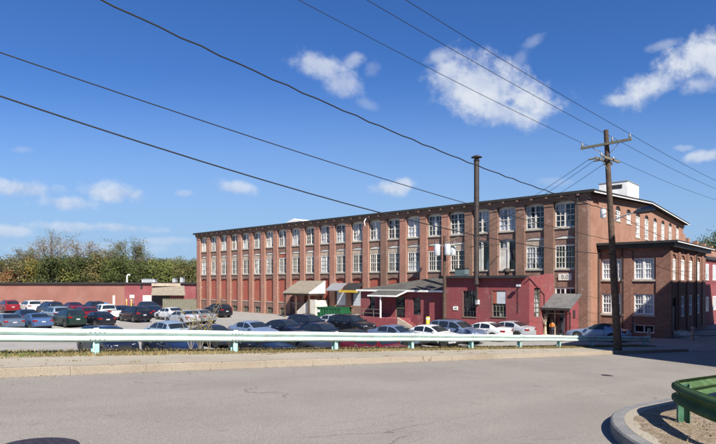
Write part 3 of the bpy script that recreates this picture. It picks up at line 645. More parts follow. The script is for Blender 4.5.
for j, q in enumerate(qs):
    k = WY + q
    for (z0, z1, rise) in ((5.0, 6.85, .42), (1.65 if j else .62, 3.55, 0)):
        b = MB(); X0 = WX - .07
        if j == 0 and rise == 0:
            b.box(X0 - .1, X0, k - qh, k - qh + .1, z0, z1); b.box(X0 - .1, X0, k + qh - .1, k + qh, z0, z1); b.box(X0 - .1, X0, k - qh + .1, k + qh - .1, z1 - .12, z1); b.box(X0 - .09, X0 - .02, k - qh + .1, k + qh - .1, z0, 2.7)
            f = b.build('door', M['trim'], wing)
        else:
            for (y0, y1) in ((k - qh + .1, k - qh + .22), (k + qh - .22, k + qh - .1), (k - .05, k + .05)): b.box(X0 - .08, X0 + .02, y0, y1, z0, z1)
            b.box(X0 - .08, X0 + .03, k - qh + .22, k + qh - .22, z0, z0 + .1); b.box(X0 - .07, X0 + .01, k - qh + .22, k + qh - .22, (z0 + z1) / 2 - .05, (z0 + z1) / 2 + .05); b.box(X0 - .08, X0 + .02, k - qh + .22, k + qh - .22, z1 - .1, z1)
            if rise:
                pts = [(k - qh + 2 * qh * a / 10, z1 + (rise - .01) * math.sqrt(max(0, 1 - (a / 5 - 1) ** 2))) for a in range(11)]; b.yz([(k - qh, z1 + .002)] + [(k + qh, z1 + .002)] + pts[::-1], X0 - .1, X0 - .04, 1)
            f = b.build('window', [M['white'], M['brick_wing']], wing)
        b = MB(); b.add([(X0 - .085, k - qh, z0), (X0 - .085, k + qh, z0), (X0 - .085, k + qh, z1), (X0 - .085, k - qh, z1)], [(0, 1, 2, 3)]); b.build('pane', M['pane_blue'] if j else M['pane'], f)
b = MB()
for i in range(4): b.box(WX + .17, WX + .17 + 1.5 - i * .32, WY + .4, WY + 2.8, -.2 + (0 if i == 0 else .0 + .002 * i), .15 + .15 * i)
b.build('steps', M['concrete'], wing)
b = MB(); b.tube([(2.02, WY - .14, WH - .3), (2.02, WY - .14, .1)], .05, 8); b.build('downpipe', M['trim'], wing)
b = MB(); b.tube([(WX + .16, WY + 9.95, WH), (WX + .16, WY + 9.95, .3)], .05, 8); b.build('downpipe', M['trim'], wing)
# red painted block farther down the side street, and a brick block behind
rb = thing('painted_building', 'low red painted building beyond the brick wing at the right edge', 'building', C0, BROT)
b = MB(); y0 = WY + WL + .02; b.box(-6, WX - .3, y0, y0 + 32, -.3, 7.3); b.build('wall', M['red_paint'], rb)
b = MB(); b.box(-6.2, WX - .02, y0, y0 + 32.3, 7.302, 7.6); b.build('roof', M['trim'], rb)
for k in range(7):
    for (z0, z1) in ((5.0, 6.8), (1.6, 3.2)):
        yk = y0 + 1.5 + 4.1 * k; b = MB()
        for (a0, a1, c0, c1) in ((0, .12, z0, z1), (1.48, 1.6, z0, z1), (.12, 1.48, z0, z0 + .1), (.12, 1.48, z1 - .1, z1), (.74, .86, z0, z1)): b.box(WX - .298, WX - .24, yk + a0, yk + a1, c0, c1)
        f = b.build('window', M['white'], rb); b = MB(); X0 = WX - .27; b.add([(X0, yk, z0), (X0, yk + 1.6, z0), (X0, yk + 1.6, z1), (X0, yk, z1)], [(0, 1, 2, 3)]); b.build('pane', M['pane_blue'], f)
bk = thing('rear_brick_block', 'brick block with stepped parapet showing behind the wing roof at right', 'building', C0, BROT)
b = MB(); b.box(-20, -.6, GD + .8, GD + 34, -.3, 10.4)
for i in range(5): b.box(-1.2, -.55, GD + 6 + i * 6, GD + 7.2 + i * 6, 10.402, 11.3 - .1 * i)
b.box(-3.4, -.55, GD + .79, GD + 4.2, 10.402, 11.7); b.build('wall', M['brick_side'], bk)
b = MB(); b.box(-20.2, -.35, GD + 4.3, GD + 34.2, 10.402, 10.62); b.build('roof', M['trim'], bk)

# ------------------------------------------------------------------ red flat-roofed shed in front of the mill
shed = thing('red_shed', 'flat roofed red painted block shed against the mill with dark gridded windows', 'building', C0, BROT)
PS = 5.5
X1 = bl(at(529.3, 46.55), 46.55)[0]; X0 = bl(at(443.5, 52.3), 52.3)[0]; SZ = 5.15
b = MB(); yf = -PS; wn = [(bl(at(468.5, 50.3), 50.3)[0], 1.35, 1.62, 4.0), (bl(at(499.5, 48.5), 48.5)[0], 1.3, 1.75, 4.05)]
px_ = X0
for (xc, ww, z0, z1) in wn:
    b.box(px_, xc - ww / 2, yf, yf + .3, -.3, SZ); b.box(xc - ww / 2, xc + ww / 2, yf, yf + .3, -.3, z0); b.box(xc - ww / 2, xc + ww / 2, yf, yf + .3, z1, SZ); px_ = xc + ww / 2
b.box(px_, X1, yf, yf + .3, -.3, SZ)
b.box(X0, X0 + .3, yf + .302, -.36, -.3, SZ)
for (a0, a1, z0, z1) in ((yf + .302, yf + 1.0, -.3, SZ), (yf + 1.0, yf + 2.3, -.3, 1.75), (yf + 1.0, yf + 2.3, 4.3, SZ), (yf + 2.3, -.36, -.3, SZ)): b.box(X1 - .3, X1, a0, a1, z0, z1)
b.yz([(yf, SZ + .002), (-.36, SZ + .002), (-.36, SZ + .46), (yf + .0, SZ + .10)], X1 - .3, X1 + .0)
b.build('wall', M['red_paint'], shed)
b = MB(); b.box(X0 - .3, X1 - .31, yf - .35, -.36, SZ + .003, SZ + .2); b.build('roof', M['roof'], shed)
b = MB(); b.box(X0 - .3, X1 - .02, yf - .45, yf - .352, SZ + .02, SZ + .24); b.tube([(X1 + .05, yf - .3, SZ + .02), (X1 + .06, yf + .1, SZ - .1), (X1 + .06, yf + 2.9, SZ - 1.45), (X1 + .06, yf + 2.9, .3)], .035, 8); b.build('gutter', M['trim'], shed)
for i, (xc, ww, z0, z1) in enumerate(wn):
    b = MB(); x0, x1 = xc - ww / 2, xc + ww / 2
    for q in range(5): a = x0 + ww * q / 4; b.box(a - .025, a + .025, yf + .1, yf + .16, z0, z1)
    for q in range(6): a = z0 + (z1 - z0) * q / 5; b.box(x0, x1, yf + .11, yf + .15, a - .022, a + .022)
    f = b.build('window', M['trim'] if i == 0 else M['greywood'], shed); pane(f, x0, x1, z0, z1, yf + .17, M['pane'])
    b = MB(); b.box(x0 - .08, x1 + .08, yf - .06, yf + .09, z0 - .1, z0 - .003); b.box(x0 - .07, x0 - .002, yf - .02, yf + .08, z0, z1); b.build('sill', M['greywood'], f)
    if i == 1: b = MB(); b.box(x0 + .42, x1 - .02, yf + .03, yf + .1, z0 + 1.15, z1 - .1); b.build('board', M['lightgrey'], f); b = MB(); b.box(x0 + .02, x0 + .40, yf + .03, yf + .1, z0 + 1.15, z1 - .1); b.build('board', M['infill'], f)
b = MB()
for q in range(3): a = yf + 1.0 + 1.3 * q / 2; b.box(X1 - .2, X1 - .12, a - .03, a + .03, 1.75, 4.3)
for q in range(7): a = 1.75 + 2.55 * q / 6; b.box(X1 - .19, X1 - .13, yf + 1.0, yf + 2.3, a - .025, a + .025)
f = b.build('window', M['greywood'], shed); b = MB(); b.add([(X1 - .21, yf + 1, 1.75), (X1 - .21, yf + 2.3, 1.75), (X1 - .21, yf + 2.3, 4.3), (X1 - .21, yf + 1, 4.3)], [(0, 1, 2, 3)]); b.build('pane', M['pane_pale'], f)
xs_ = bl(at(455.5, 51.4), 51.4)[0]
sg = thing('wall_sign', 'small white sign with green lettering on the red shed wall', 'sign', (*bw_(xs_, yf - .03), 2.35), BROT)
b = MB(); b.box(-.26, .26, -.02, .02, -.17, .17); b.build('board', M['white'], sg)
b = MB(); b.box(-.14, .02, -.024, -.0205, -.05, .03); b.box(.02, .14, -.024, -.0205, -.07, .06); b.build('emblem', M['green_post'], sg)
xm = bl(at(476, 49.7), 49.7)[0]
fx = bl(at(521, 47.1), 47.1)[0]
fl = thing('flood_light', 'white flood light on a bracket near the top of the red shed wall', 'light', (*bw_(fx, yf - .02), 4.45), BROT)
b = MB(); b.tube([(0, 0, 0), (.05, -.35, .1)], .03, 8); b.tube([(-.25, -.02, 0), (-.25, -.02, -2.3)], .02, 6); b.build('conduit', M['trim'], fl)
b = MB(); b.box(-.15, .17, -.55, -.3, -.02, .16); b.build('lamp_head', M['lightgrey'], fl)
mt = thing('electric_meter', 'white electric meter box at the foot of the tall steel stack', 'meter box', (*bw_(xm + .05, yf - .07), 3.0), BROT); b = MB(); b.box(-.17, .17, -.14, .06, -.2, .2); b.build('box', M['white'], mt)
b = MB(); b.lathe([(.11, -.19), (.11, -.14)], (0, 0, 0.02), 14, axis='y'); b.build('dial', M['galv'], mt)
# roof clutter
hv = thing('roof_unit', 'square grey green vent unit on the flat shed roof', 'vent', (*bw_(bl(at(471, 52), 52)[0] - 1.5, -3.2), SZ + .2), BROT)
b = MB(); b.box(-.55, .55, -.4, .4, 0, .75); b.build('casing', mat('unit_grey', (0.10, 0.14, 0.15)), hv); b = MB(); b.box(-.6, .6, -.45, .45, .752, .82); b.build('lid', M['trim'], hv)
hv = thing('roof_fan', 'dark round fan cowl on the shed roof below the boarded window', 'vent', (*bw_(bl(at(509, 49), 49)[0] - .6, -3.6), SZ + .2), BROT)
b = MB(); b.lathe([(.2, 0), (.2, .3), (.34, .34), (.34, .55), (.2, .7), (.05, .74)], (0, 0, 0), 14); b.build('cowl', M['steel_rust'], hv); b = MB(); b.tube([(0, 0, .7), (0, 0, 2.4)], .03, 6); b.build('mast', M['trim'], hv)
# steel stack
st = thing('smoke_stack', 'tall slim rusty steel smoke stack with a cap rising above the mill roof', 'chimney', (*bw_(xm + .1, yf - .32), 0), BROT)
zt = zat(156, 49.5)
b = MB(); b.tube([(0, 0, 4.6), (0, 0, 8), (0, 0, 12), (0, 0, zt - .5)], .235, 16)
for z in (6.8, 9.6, 12.4): b.lathe([(.25, z), (.25, z + .08)], (0, 0, 0), 16)
b.build('flue', M['steel_rust'], st)
b = MB(); b.lathe([(.05, zt - .48), (.28, zt - .45), (.2, zt - .22), (.2, zt - .14), (.5, zt - .12), (.48, zt - .07), (.06, zt + .12)], (0, 0, 0), 16); b.build('cap', M['steel_rust'], st)
b = MB(); b.tube([(0, .1, 4.6), (0, .1, 3.2)], .09, 10); b.build('drain_pipe', M['steel_rust'], st)
b = MB(); b.tube([(0, 0, 7.9), (.4, 5.2, 8.6)], .03, 6); b.tube([(-.7, .0, 8.0), (1.1, .0, 8.25)], .035, 6); b.build('stay', M['trim'], st)

# ------------------------------------------------------------------ low red annex with hipped lean-to roof
an = thing('red_annex', 'low red annex with dark shingled lean-to roof and white eaves', 'building', C0, BROT)
PA = 4.7; D1 = (49.75 - PA) / (at(360.5, 1) * .6712 + .7413); D2 = (49.75 - PA) / (at(444, 1) * .6712 + .7413)
A0 = bl(at(360.5, D1), D1)[0]; A1 = X0 - .02; AE = zat(290.0, D1) + .05
def axx(px): d = (49.75 - PA) / (at(px, 1) * .6712 + .7413); return bl(at(px, d), d)[0]
b = MB(); door = axx(400); aw = [axx(371.8), axx(416.5)]
cuts = [(aw[0] - .4, aw[0] + .4, 1.75, 3.3), (door - .62, door + .62, .9, 3.3), (aw[1] - .48, aw[1] + .48, 1.5, 3.25)]
p_ = A0
for (x0, x1, z0, z1) in cuts:
    b.box(p_, x0, -PA, -PA + .25, -.3, AE - .02); b.box(x0, x1, -PA, -PA + .25, -.3, z0); b.box(x0, x1, -PA, -PA + .25, z1, AE - .02); p_ = x1
b.box(p_, A1, -PA, -PA + .25, -.3, AE - .02); b.box(A0, A0 + .25, -PA + .252, -.36, -.3, AE - .02); b.build('wall', M['red_paint'], an)
xr0 = axx(421); zr = 5.35
b = MB()
top = [(A0 - .3, -PA - .35, AE), (A1 + .0, -PA - .35, AE), (A1, -.36, zr), (xr0 - 1.0, -.36, zr), (A0 - .3, -.36, AE + .25)]
lo = [(v[0], v[1], v[2] - .1) for v in top]
b.add(top + lo, [(0, 1, 2, 3), (0, 3, 4), (8, 7, 6, 5), (9, 8, 5), (0, 5, 6, 1), (4, 9, 5, 0), (1, 6, 7, 2), (2, 7, 8, 3), (3, 8, 9, 4)]); b.build('roof', M['shingle_dark'], an)
b = MB(); b.box(A0 - .33, A1, -PA - .42, -PA - .352, AE - .17, AE + .02); b.add([(A1 - .06, -PA - .3, AE - .1), (A1 - .06, -PA - .3, AE + .12), (A1 - .06, -.4, zr + .12), (A1 - .06, -.4, zr - .1), (A1 + .0, -PA - .3, AE - .1), (A1, -PA - .3, AE + .12), (A1, -.4, zr + .12), (A1, -.4, zr - .1)], [(0, 3, 2, 1), (4, 5, 6, 7), (1, 2, 6, 5)]); b.build('fascia', M['white'], an)
for k, (x0, x1, z0, z1) in enumerate(cuts):
    b = MB()
    for (a0, a1, c0, c1) in ((x0, x0 + .06, z0, z1), (x1 - .06, x1, z0, z1), (x0, x1, z0, z0 + .06), (x0, x1, z1 - .06, z1), (x0, x1, (z0 + z1) / 2 - .03, (z0 + z1) / 2 + .03)): b.box(a0, a1, -PA + .08, -PA + .14, c0, c1)
    f = b.build('window' if k != 1 else 'door', M['trim'] if k != 1 else M['greywood'], an); pane(f, x0, x1, z0, z1, -PA + .15, M['pane'])
# entrance canopy, landing and steps
b = MB(); c = door - .35; cz = AE - .14
b.add([(c - 2.3, -PA - 2.1, cz - .38), (c + 1.5, -PA - 2.1, cz - .38), (c + 1.5, -PA - .43, cz + .1), (c - 2.3, -PA - .43, cz + .1), (c - 2.3, -PA - 2.1, cz - .48), (c + 1.5, -PA - 2.1, cz - .48), (c + 1.5, -PA - .43, cz), (c - 2.3, -PA - .43, cz)], [(0, 1, 2, 3), (7, 6, 5, 4), (0, 4, 5, 1), (1, 5, 6, 2), (3, 7, 4, 0)])
ca_ = b.build('canopy', M['shingle_dark'], an)
b = MB(); b.add([(c + 1.5, -PA - 2.12, cz - .5), (c + 1.5, -PA - 2.12, cz - .36), (c + 1.5, -PA - .43, cz + .12), (c + 1.5, -PA - .43, cz - .04), (c + 1.56, -PA - 2.12, cz - .5), (c + 1.56, -PA - 2.12, cz - .36), (c + 1.56, -PA - .43, cz + .12), (c + 1.56, -PA - .43, cz - .04)], [(0, 3, 2, 1), (4, 5, 6, 7), (0, 1, 5, 4), (1, 2, 6, 5)])
b.box(c - 2.3, c + 1.56, -PA - 2.17, -PA - 2.122, cz - .52, cz - .36); b.build('fascia', M['white'], ca_)
b = MB(); b.box(c - .75, c - .63, -PA - 2.0, -PA - 1.88, .9, cz - .4); b.build('post', M['white'], ca_)
ld = thing('entrance_landing', 'red painted landing with steps and handrail under the annex canopy', 'steps', C0, BROT)
b = MB(); b.box(c - 4.4, c + 1.7, -PA - 2.2, -PA - .02, -.2, 1.15)
for i in range(5): b.box(c + 1.702 + .32 * i, c + 2.02 + .32 * i, -PA - 2.0, -PA - .4, -.2, .95 - .19 * i)
b.build('landing', M['red_paint'], ld)
b = MB(); b.box(c + 1.7, c + 3.4, -PA - 2.22, -PA - 2.02, -.2, .55); b.xz([(c + 1.7, .552), (c + 3.4, .552), (c + 1.7, 1.3)], -PA - 2.22, -PA - 2.02); b.build('stair_wall', M['beige'], ld)
b = MB()
for x in (c - 4.3, c - 2.9, c - 1.5): b.tube([(x, -PA - 2.1, 1.15), (x, -PA - 2.1, 2.0)], .03, 6)
for z in (1.6, 2.0): b.tube([(c - 4.3, -PA - 2.1, z), (c - .7, -PA - 2.1, z)], .03, 6)
b.build('handrail', M['greywood'], ld)
# yellow bollards
def bollard(px, D, r, h, label):
    x = at(px, D); o = thing('bollard', label, 'bollard', (x, D, zlot(x, D)), 0, 'yellow bollards along the red buildings'); b = MB(); b.lathe([(r, -.2), (r, h - .06), (r * .7, h)], (0, 0, 0), 14); b.build('post', M['yellow'], o)
    b = MB(); b.lathe([(r + .01, h - .25), (r + .01, h - .12)], (0, 0, 0), 14); b.build('band', M['white'], o)
bollard(427.8, 52.5, .2, 1.35, 'thick yellow bollard by the corner of the low red annex')
bollard(437.4, 51.2, .07, 1.1, 'thin yellow bollard left of the transformer pole')
bollard(441.6, 51.0, .07, 1.1, 'thin yellow bollard right beside the transformer pole')
bollard(126.5, 91, .09, 1.5, 'left yellow bollard before the maroon wall of the long low building'); bollard(131.5, 91, .09, 1.5, 'right yellow bollard before the maroon wall of the long low building')
bollard(364, 61.3, .10, 1.0, 'yellow bollard at the left end of the red landing')

# ------------------------------------------------------------------ entry shed with grey roof
en = thing('entry_porch', 'small red entry porch with grey sloping roof and glass door at the mill corner', 'porch', C0, BROT)
E1 = -.75; E0 = -3.35; PE = 2.55; EZ = 2.75; ET = 3.75
b = MB(); b.yz([(-PE, -.3), (-.36, -.3), (-.36, ET - .05), (-PE, EZ - .05)], E1 - .2, E1); b.yz([(-PE, -.3), (-.36, -.3), (-.36, ET - .05), (-PE, EZ - .05)], E0, E0 + .2)
b.box(E0 + .2, E0 + .35, -PE + .1, -PE + .3, -.3, EZ - .3); b.box(E1 - .42, E1 - .2, -PE + .1, -PE + .3, -.3, EZ - .3); b.build('wall', M['red_paint'], en)
b = MB(); q = [(E0 - .35, -PE - .55, EZ - .22), (E1 + .28, -PE - .55, EZ - .22), (E1 + .28, -.36, ET + .02), (E0 - .35, -.36, ET + .02)]; b.add(q + [(v[0], v[1], v[2] - .1) for v in q], [(0, 1, 2, 3), (7, 6, 5, 4), (0, 4, 5, 1), (1, 5, 6, 2), (3, 7, 4, 0)]); b.build('roof', M['shingle'], en)
b = MB(); b.box(E0 - .37, E1 + .3, -PE - .65, -PE - .552, EZ - .36, EZ - .18); b.tube([(E1 + .1, -PE - .5, EZ - .3), (E1 + .06, -PE + .05, EZ - .6), (E1 + .06, -PE + .05, .2)], .04, 8); b.build('gutter', M['trim'], en)
b = MB(); mx = (E0 + E1) / 2
for x in (E0 + .38, mx - .1, E1 - .5): b.box(x, x + .09, -PE + .2, -PE + .3, .05, EZ - .35)
b.box(E0 + .38, E1 - .42, -PE + .2, -PE + .3, EZ - .42, EZ - .3); b.box(E0 + .38, E1 - .42, -PE + .2, -PE + .3, 2.0, 2.08); f = b.build('door', M['beige'], en); pane(f, E0 + .38, E1 - .42, .05, EZ - .35, -PE + .31, M['pane'])
b = MB(); b.box(E1 + .002, E1 + .05, -1.7, -1.3, 1.65, 2.35); b.build('vent', M['trim'], en)
b = MB(); b.box(E0 + .05, E1 - .05, -PE - .5, -PE + .19, -.2, zlot(*bw_(E0, -PE)) + .1); b.build('step', M['concrete'], en)
zb = zlot(*bw_(E0, -PE)) + .1
cs = thing('corn_stalks', 'bundle of pale dry corn stalks leaning left of the glass entry door', 'corn stalks', (*bw_(E0 + .5, -PE - .1), zb), BROT); b = MB()
for i in range(26):
    a = R.uniform(0, 6.28); r = R.uniform(.02, .14); r2 = R.uniform(.05, .32); b.tube([(r * math.cos(a), r * math.sin(a), 0), (r * .6 * math.cos(a), r * .6 * math.sin(a), .9), (r2 * math.cos(a), r2 * math.sin(a), R.uniform(1.5, 1.95))], [.025, .02, .006], 5)
b.build('stalks', M['straw'], cs); b = MB(); b.lathe([(.15, .8), (.15, .9)], (0, 0, 0), 10); b.build('twine', M['wood'], cs)
pk = thing('scarecrow', 'orange and dark autumn figure standing by the glass entry door', 'decoration', (*bw_(E0 + 1.12, -PE - .0), zb), BROT); pk.scale = (.86, .86, .86)
b = MB(); b.lathe([(.05, 0), (.06, .5), (.14, .55), (.17, .75), (.08, .95)], (0, 0, 0), 10); b.build('trousers', mat('navy_cloth', (0.03, 0.04, 0.09)), pk)
b = MB(); b.tube([(0, 0, .8), (0, 0, 1.1), (0, 0, 1.28)], [.2, .22, .1], 10); b.tube([(-.12, 0, 1.18), (-.26, -.08, .98), (-.2, -.2, .85)], [.08, .07, .05], 8); b.tube([(.12, 0, 1.18), (.26, -.08, .98), (.2, -.2, .85)], [.08, .07, .05], 8); b.build('shirt', M['orange'], pk)
b = MB(); b.lathe([(.03, 1.25), (.12, 1.32), (.14, 1.44), (.1, 1.54), (.03, 1.58)], (0, 0, 0), 12); b.lathe([(.24, 1.53), (.24, 1.55), (.12, 1.57), (.09, 1.70)], (0, 0, 0), 12); b.build('head', M['wood'], pk)

# ------------------------------------------------------------------ timber porch on the facade, loading docks, dumpster
pc = thing('timber_porch', 'open wooden porch with tan shingle roof over white stairs on the facade', 'porch', C0, BROT)
Q0, Q1, QP, QE, QT = -37.9, -33.1, 2.9, 3.45, 5.0
b = MB(); q = [(Q0 - .25, -QP - .3, QE), (Q1 + .0, -QP - .3, QE), (Q1 + .0, -.36, QT), (Q0 - .25, -.36, QT)]; b.add(q + [(v[0], v[1], v[2] - .12) for v in q], [(0, 1, 2, 3), (7, 6, 5, 4), (0, 4, 5, 1), (1, 5, 6, 2), (3, 7, 4, 0)]); b.build('roof', M['shingle_tan'], pc)
b = MB(); b.yz([(-QP - .28, QE - .1), (-.36, QE - .1), (-.36, QT - .03), (-QP - .28, QE + .0)], Q1 + .003, Q1 + .09); b.build('gable', M['white'], pc)
b = MB(); b.box(Q0 - .2, Q1 - .05, -QP - .2, -QP - .05, QE - .32, QE - .13); b.box(Q1 - .2, Q1 - .05, -QP, -.4, QE - .32, QE - .13); b.build('beam', M['wood'], pc)
for (x, y) in ((Q0, -QP - .12), ((Q0 + Q1) / 2 - .2, -QP - .12), (Q1 - .12, -QP - .12), (Q1 - .12, -.55)):
    b = MB(); b.box(x - .09, x + .09, y - .09, y + .09, -.1, QE - .33); b.build('post', M['wood'], pc)
b = MB(); sx = Q0 + 1.7
b.xz([(sx, -.2), (Q1 + .6, -.2), (Q1 + .6, 2.6), (Q1 - .6, 2.6), (sx, .9)], -QP + .3, -QP + .55)
for i in range(8): b.box(sx + i * .36, sx + (i + 1) * .36, -QP + .552, -.5, -.2, .55 + .25 * i)
b.box(sx + 2.88, Q1 + .6, -QP + .552, -.5, -.2, 2.5); b.build('stairs', M['concrete'], pc)
b = MB(); b.box(Q1 + .61, Q1 + .63, -2.0, -.9, .2, 2.0); b.build('door', M['offwhite'], pc)
def dock(i, mname, label, beam=None):
    c = bayc(i); o = thing('loading_dock', label, 'dock', C0, BROT)
    b = MB(); b.box(c - .8, c + .8, .06, .14, .9, 3.75); 
    for k in range(7): b.box(c - .8, c + .8, .045, .058, .95 + k * .4, 1.3 + k * .4)
    b.build('door', M['lightgrey'], o)
    b = MB(); q = [(c - 1.25, -1.5, 3.85), (c + 1.25, -1.5, 3.85), (c + 1.25, -.36, 4.7), (c - 1.25, -.36, 4.7)]; b.add(q + [(v[0], v[1], v[2] - .12) for v in q], [(0, 1, 2, 3), (7, 6, 5, 4), (0, 4, 5, 1), (1, 5, 6, 2), (3, 7, 4, 0)]); b.build('awning', M[mname], o)
    if beam: b = MB(); b.box(c - 1.7, c + 1.25, -1.6, -1.42, 3.55, 3.84); b.build('beam', M[beam], o)
    b = MB(); b.box(c - 1.1, c + 1.1, -1.6, -.36, -.2, .9); b.build('platform', M['concrete'], o)
    b = MB(); b.box(c - OW, c + OW, .2, .3, 3.75, 5.3); b.box(c - OW, c + OW, .2, .3, 1.9, 3.75); b.build('infill_panel', M['infill'], o)
dock(11, 'galv', 'loading dock with pale grey awning and white door left of the annex')
dock(12, 'roof', 'loading dock with dark awning and orange beam next to the annex', 'yellow')
dx, dy = bw_(-27.2, -4.6); du = thing('dumpster', 'long open green dumpster in front of the loading docks', 'dumpster', (dx, dy, zlot(dx, dy)), BROT)
b = MB()
b.box(-1.9, 1.9, -.9, -.84, .12, 1.7); b.box(-1.9, 1.9, .84, .9, .12, 1.7); b.box(-1.9, -1.84, -.84, .84, .12, 1.7); b.box(1.84, 1.9, -.84, .84, .12, 1.7); b.box(-1.84, 1.84, -.84, .84, .12, .2)
b.box(-1.96, 1.96, -.98, -.902, 1.58, 1.72); b.box(-1.96, 1.96, .902, .98, 1.58, 1.72)
for i in range(9): x = -1.8 + i * .45; b.box(x - .05, x + .05, -.97, -.902, .14, 1.578)
b.build('tub', M['dumpster'], du); b = MB(); b.box(-1.7, 1.7, -.8, .8, .3, 1.4); b.build('load', M['trim'], du); b = MB(); b.box(-1.75, -1.4, -1.0, -.981, 1.1, 1.4); b.build('sticker', M['white'], du)
for x in (-1.5, 1.5):
    b = MB(); b.lathe([(.1, -.9), (.1, .9)], (x, 0, .06), 10, axis='y'); b.build('roller', M['trim'], du)

# ------------------------------------------------------------------ long low building at the left
lb = thing('low_building', 'long low windowless building, salmon at left and maroon at right, behind the cars', 'building', (0, 0, 0))
def wseg(px0, D0, px1, D1, ztop, m, name='wall'):
    x0, x1 = at(px0, D0), at(px1, D1); d = Vector((x1 - x0, D1 - D0, 0)).normalized(); nrm = Vector((-d.y, d.x, 0))
    b = MB(); q = [(x0, D0), (x1, D1), (x1 + nrm.x * 24, D1 + nrm.y * 24), (x0 + nrm.x * 24, D0 + nrm.y * 24)]; b.xy(q, -.2, ztop); return b.build(name, m, lb)
wseg(-60, 100.5, 124.6, 94.6, 4.45, M['salmon']); wseg(124.65, 94.5, 197.5, 92.3, 4.5, M['maroon'])
x0, x1, x2 = at(-60, 100.5), at(124.6, 94.6), at(197.5, 92.3)
b = MB(); b.xy([(x0, 100.1), (x1, 94.2), (x2, 91.9), (x2 + 1, 116), (x1 + 1, 119), (x0 + 2, 125)], 4.502, 4.78); b.build('roof', M['trim'], lb)
b = MB()
for px in (9, 30, 51.5, 72, 90, 108):
    D = 100.5 + (94.6 - 100.5) * (px + 60) / 184.6 - .06; x = at(px, D); b.box(x - .06, x + .06, D - .04, D + .05, .1, 4.4)
b.build('joint', mat('salmon_joint', (0.26, 0.10, 0.075)), lb)
def lbbox(name, px0, px1, z0, z1, m, dep=.1, par=lb):
    D = 92.3 + (197.5 - (px0 + px1) / 2) / 73 * 2.2; b = MB(); b.box(at(px0, D), at(px1, D), D - dep, D + .3, z0, z1); return b.build(name, m, par)
lbbox('door', 143, 152.5, .3, 2.55, M['offwhite'], .12); lbbox('opening', 152.6, 184.5, .9, 2.75, M['trim'], .05); lbbox('parapet', 153.5, 182, 4.15, 4.62, M['beige'], .9); lbbox('door_plate', 113, 115, .9, 2.5, M['offwhite'], .13)
lbbox('louvre', 140.5, 142.8, 3.7, 4.2, M['trim'], .1)
D = 93; b = MB(); q = [(at(151.5, 91.5), 91.3, 2.7), (at(185.5, 90.5), 90.3, 2.7), (at(184.5, 92.3), 92.2, 4.2), (at(152.5, 93), 93, 4.2)]; b.add(q + [(v[0], v[1], v[2] - .1) for v in q], [(0, 1, 2, 3), (7, 6, 5, 4), (0, 4, 5, 1), (1, 5, 6, 2), (3, 7, 4, 0)])
b.build('dock_awning', M['shingle_tan'], lb)
for (px0, px1, zb_, h, nm, lab) in ((143, 156, 4.78, .5, 'roof_unit', 'long white air unit on the low building roof'), (173.5, 176.3, 4.78, .65, 'roof_unit', 'narrow pale vent box on the low building roof'), (181, 183.8, 4.78, .8, 'roof_unit', 'tall pale vent box nearest the mill on the low roof')):
    D = 99; o = thing(nm, lab, 'roof vent', (at((px0 + px1) / 2, D), D, zb_)); b = MB(); wd = (px1 - px0) / 2 / FPX * D
    b.box(-wd, wd, -.6, .6, 0, h); b.build('casing', M['lightgrey'], o); b = MB(); b.box(-wd - .06, wd + .06, -.66, .66, h, h + .08)
    for k in range(3): b.box(-wd * .8, wd * .8, -.63, -.601, .15 + k * .2, .22 + k * .2)
    b.build('louvre', M['galv'], o)
o = thing('roof_pipe', 'white gooseneck vent pipe on the low building roof', 'roof vent', (at(127, 98), 98, 4.78)); b = MB(); b.tube([(0, 0, 0), (0, 0, 1.1), (.15, 0, 1.35), (.4, 0, 1.4), (.5, 0, 1.2)], .12, 10); b.build('pipe', M['white'], o); b = MB(); b.lathe([(.25, 0), (.25, .06), (.14, .1)], (0, 0, 0), 12); b.build('flange', M['galv'], o)
o = thing('wall_sign', 'small white sign on two legs before the maroon wall', 'sign', (at(132, 92.6), 92.6, .4)); b = MB(); b.box(-.38, .38, -.03, .03, 1.75, 2.25); b.build('board', M['white'], o)
for x in (-.25, .25): b = MB(); b.box(x - .03, x + .03, -.02, .02, 0, 1.75); b.build('post', M['galv'], o)
o = thing('low_fence', 'brown wooden ramp fence in front of the dock opening', 'fence', (0, 0, 0)); b = MB()
for i in range(46):
    f_ = i / 45; px = 163 + 33 * f_; D = 88 - 1.0 * f_; x = at(px, D); b.box(x - .06, x + .06, D - .03, D + .03, .3, 2.1 + .12 * math.sin(i * 2.1))
b.build('boards', M['greywood'], o)
for px in (164, 179, 195): D = 88.2; x = at(px, D); b = MB(); b.box(x - .08, x + .08, D - .05, D + .07, .2, 2.2); b.build('post', M['wood'], o)
o = thing('shopping_trolley_bay', 'low pale metal rack by the salmon wall behind the parked cars', 'rack', (at(44, 96), 95.4, .45)); b = MB()
for k in range(9): b.tube([(-1.6 + k * .4, 0, 0), (-1.6 + k * .4, 0, 1.1), (-1.3 + k * .4, 0, 1.2)], .04, 6)
b.tube([(-1.7, 0, .6), (1.9, 0, .6)], .05, 6); b.tube([(-1.7, 0, 1.1), (1.9, 0, 1.1)], .05, 6); b.build('rails', M['offwhite'], o)
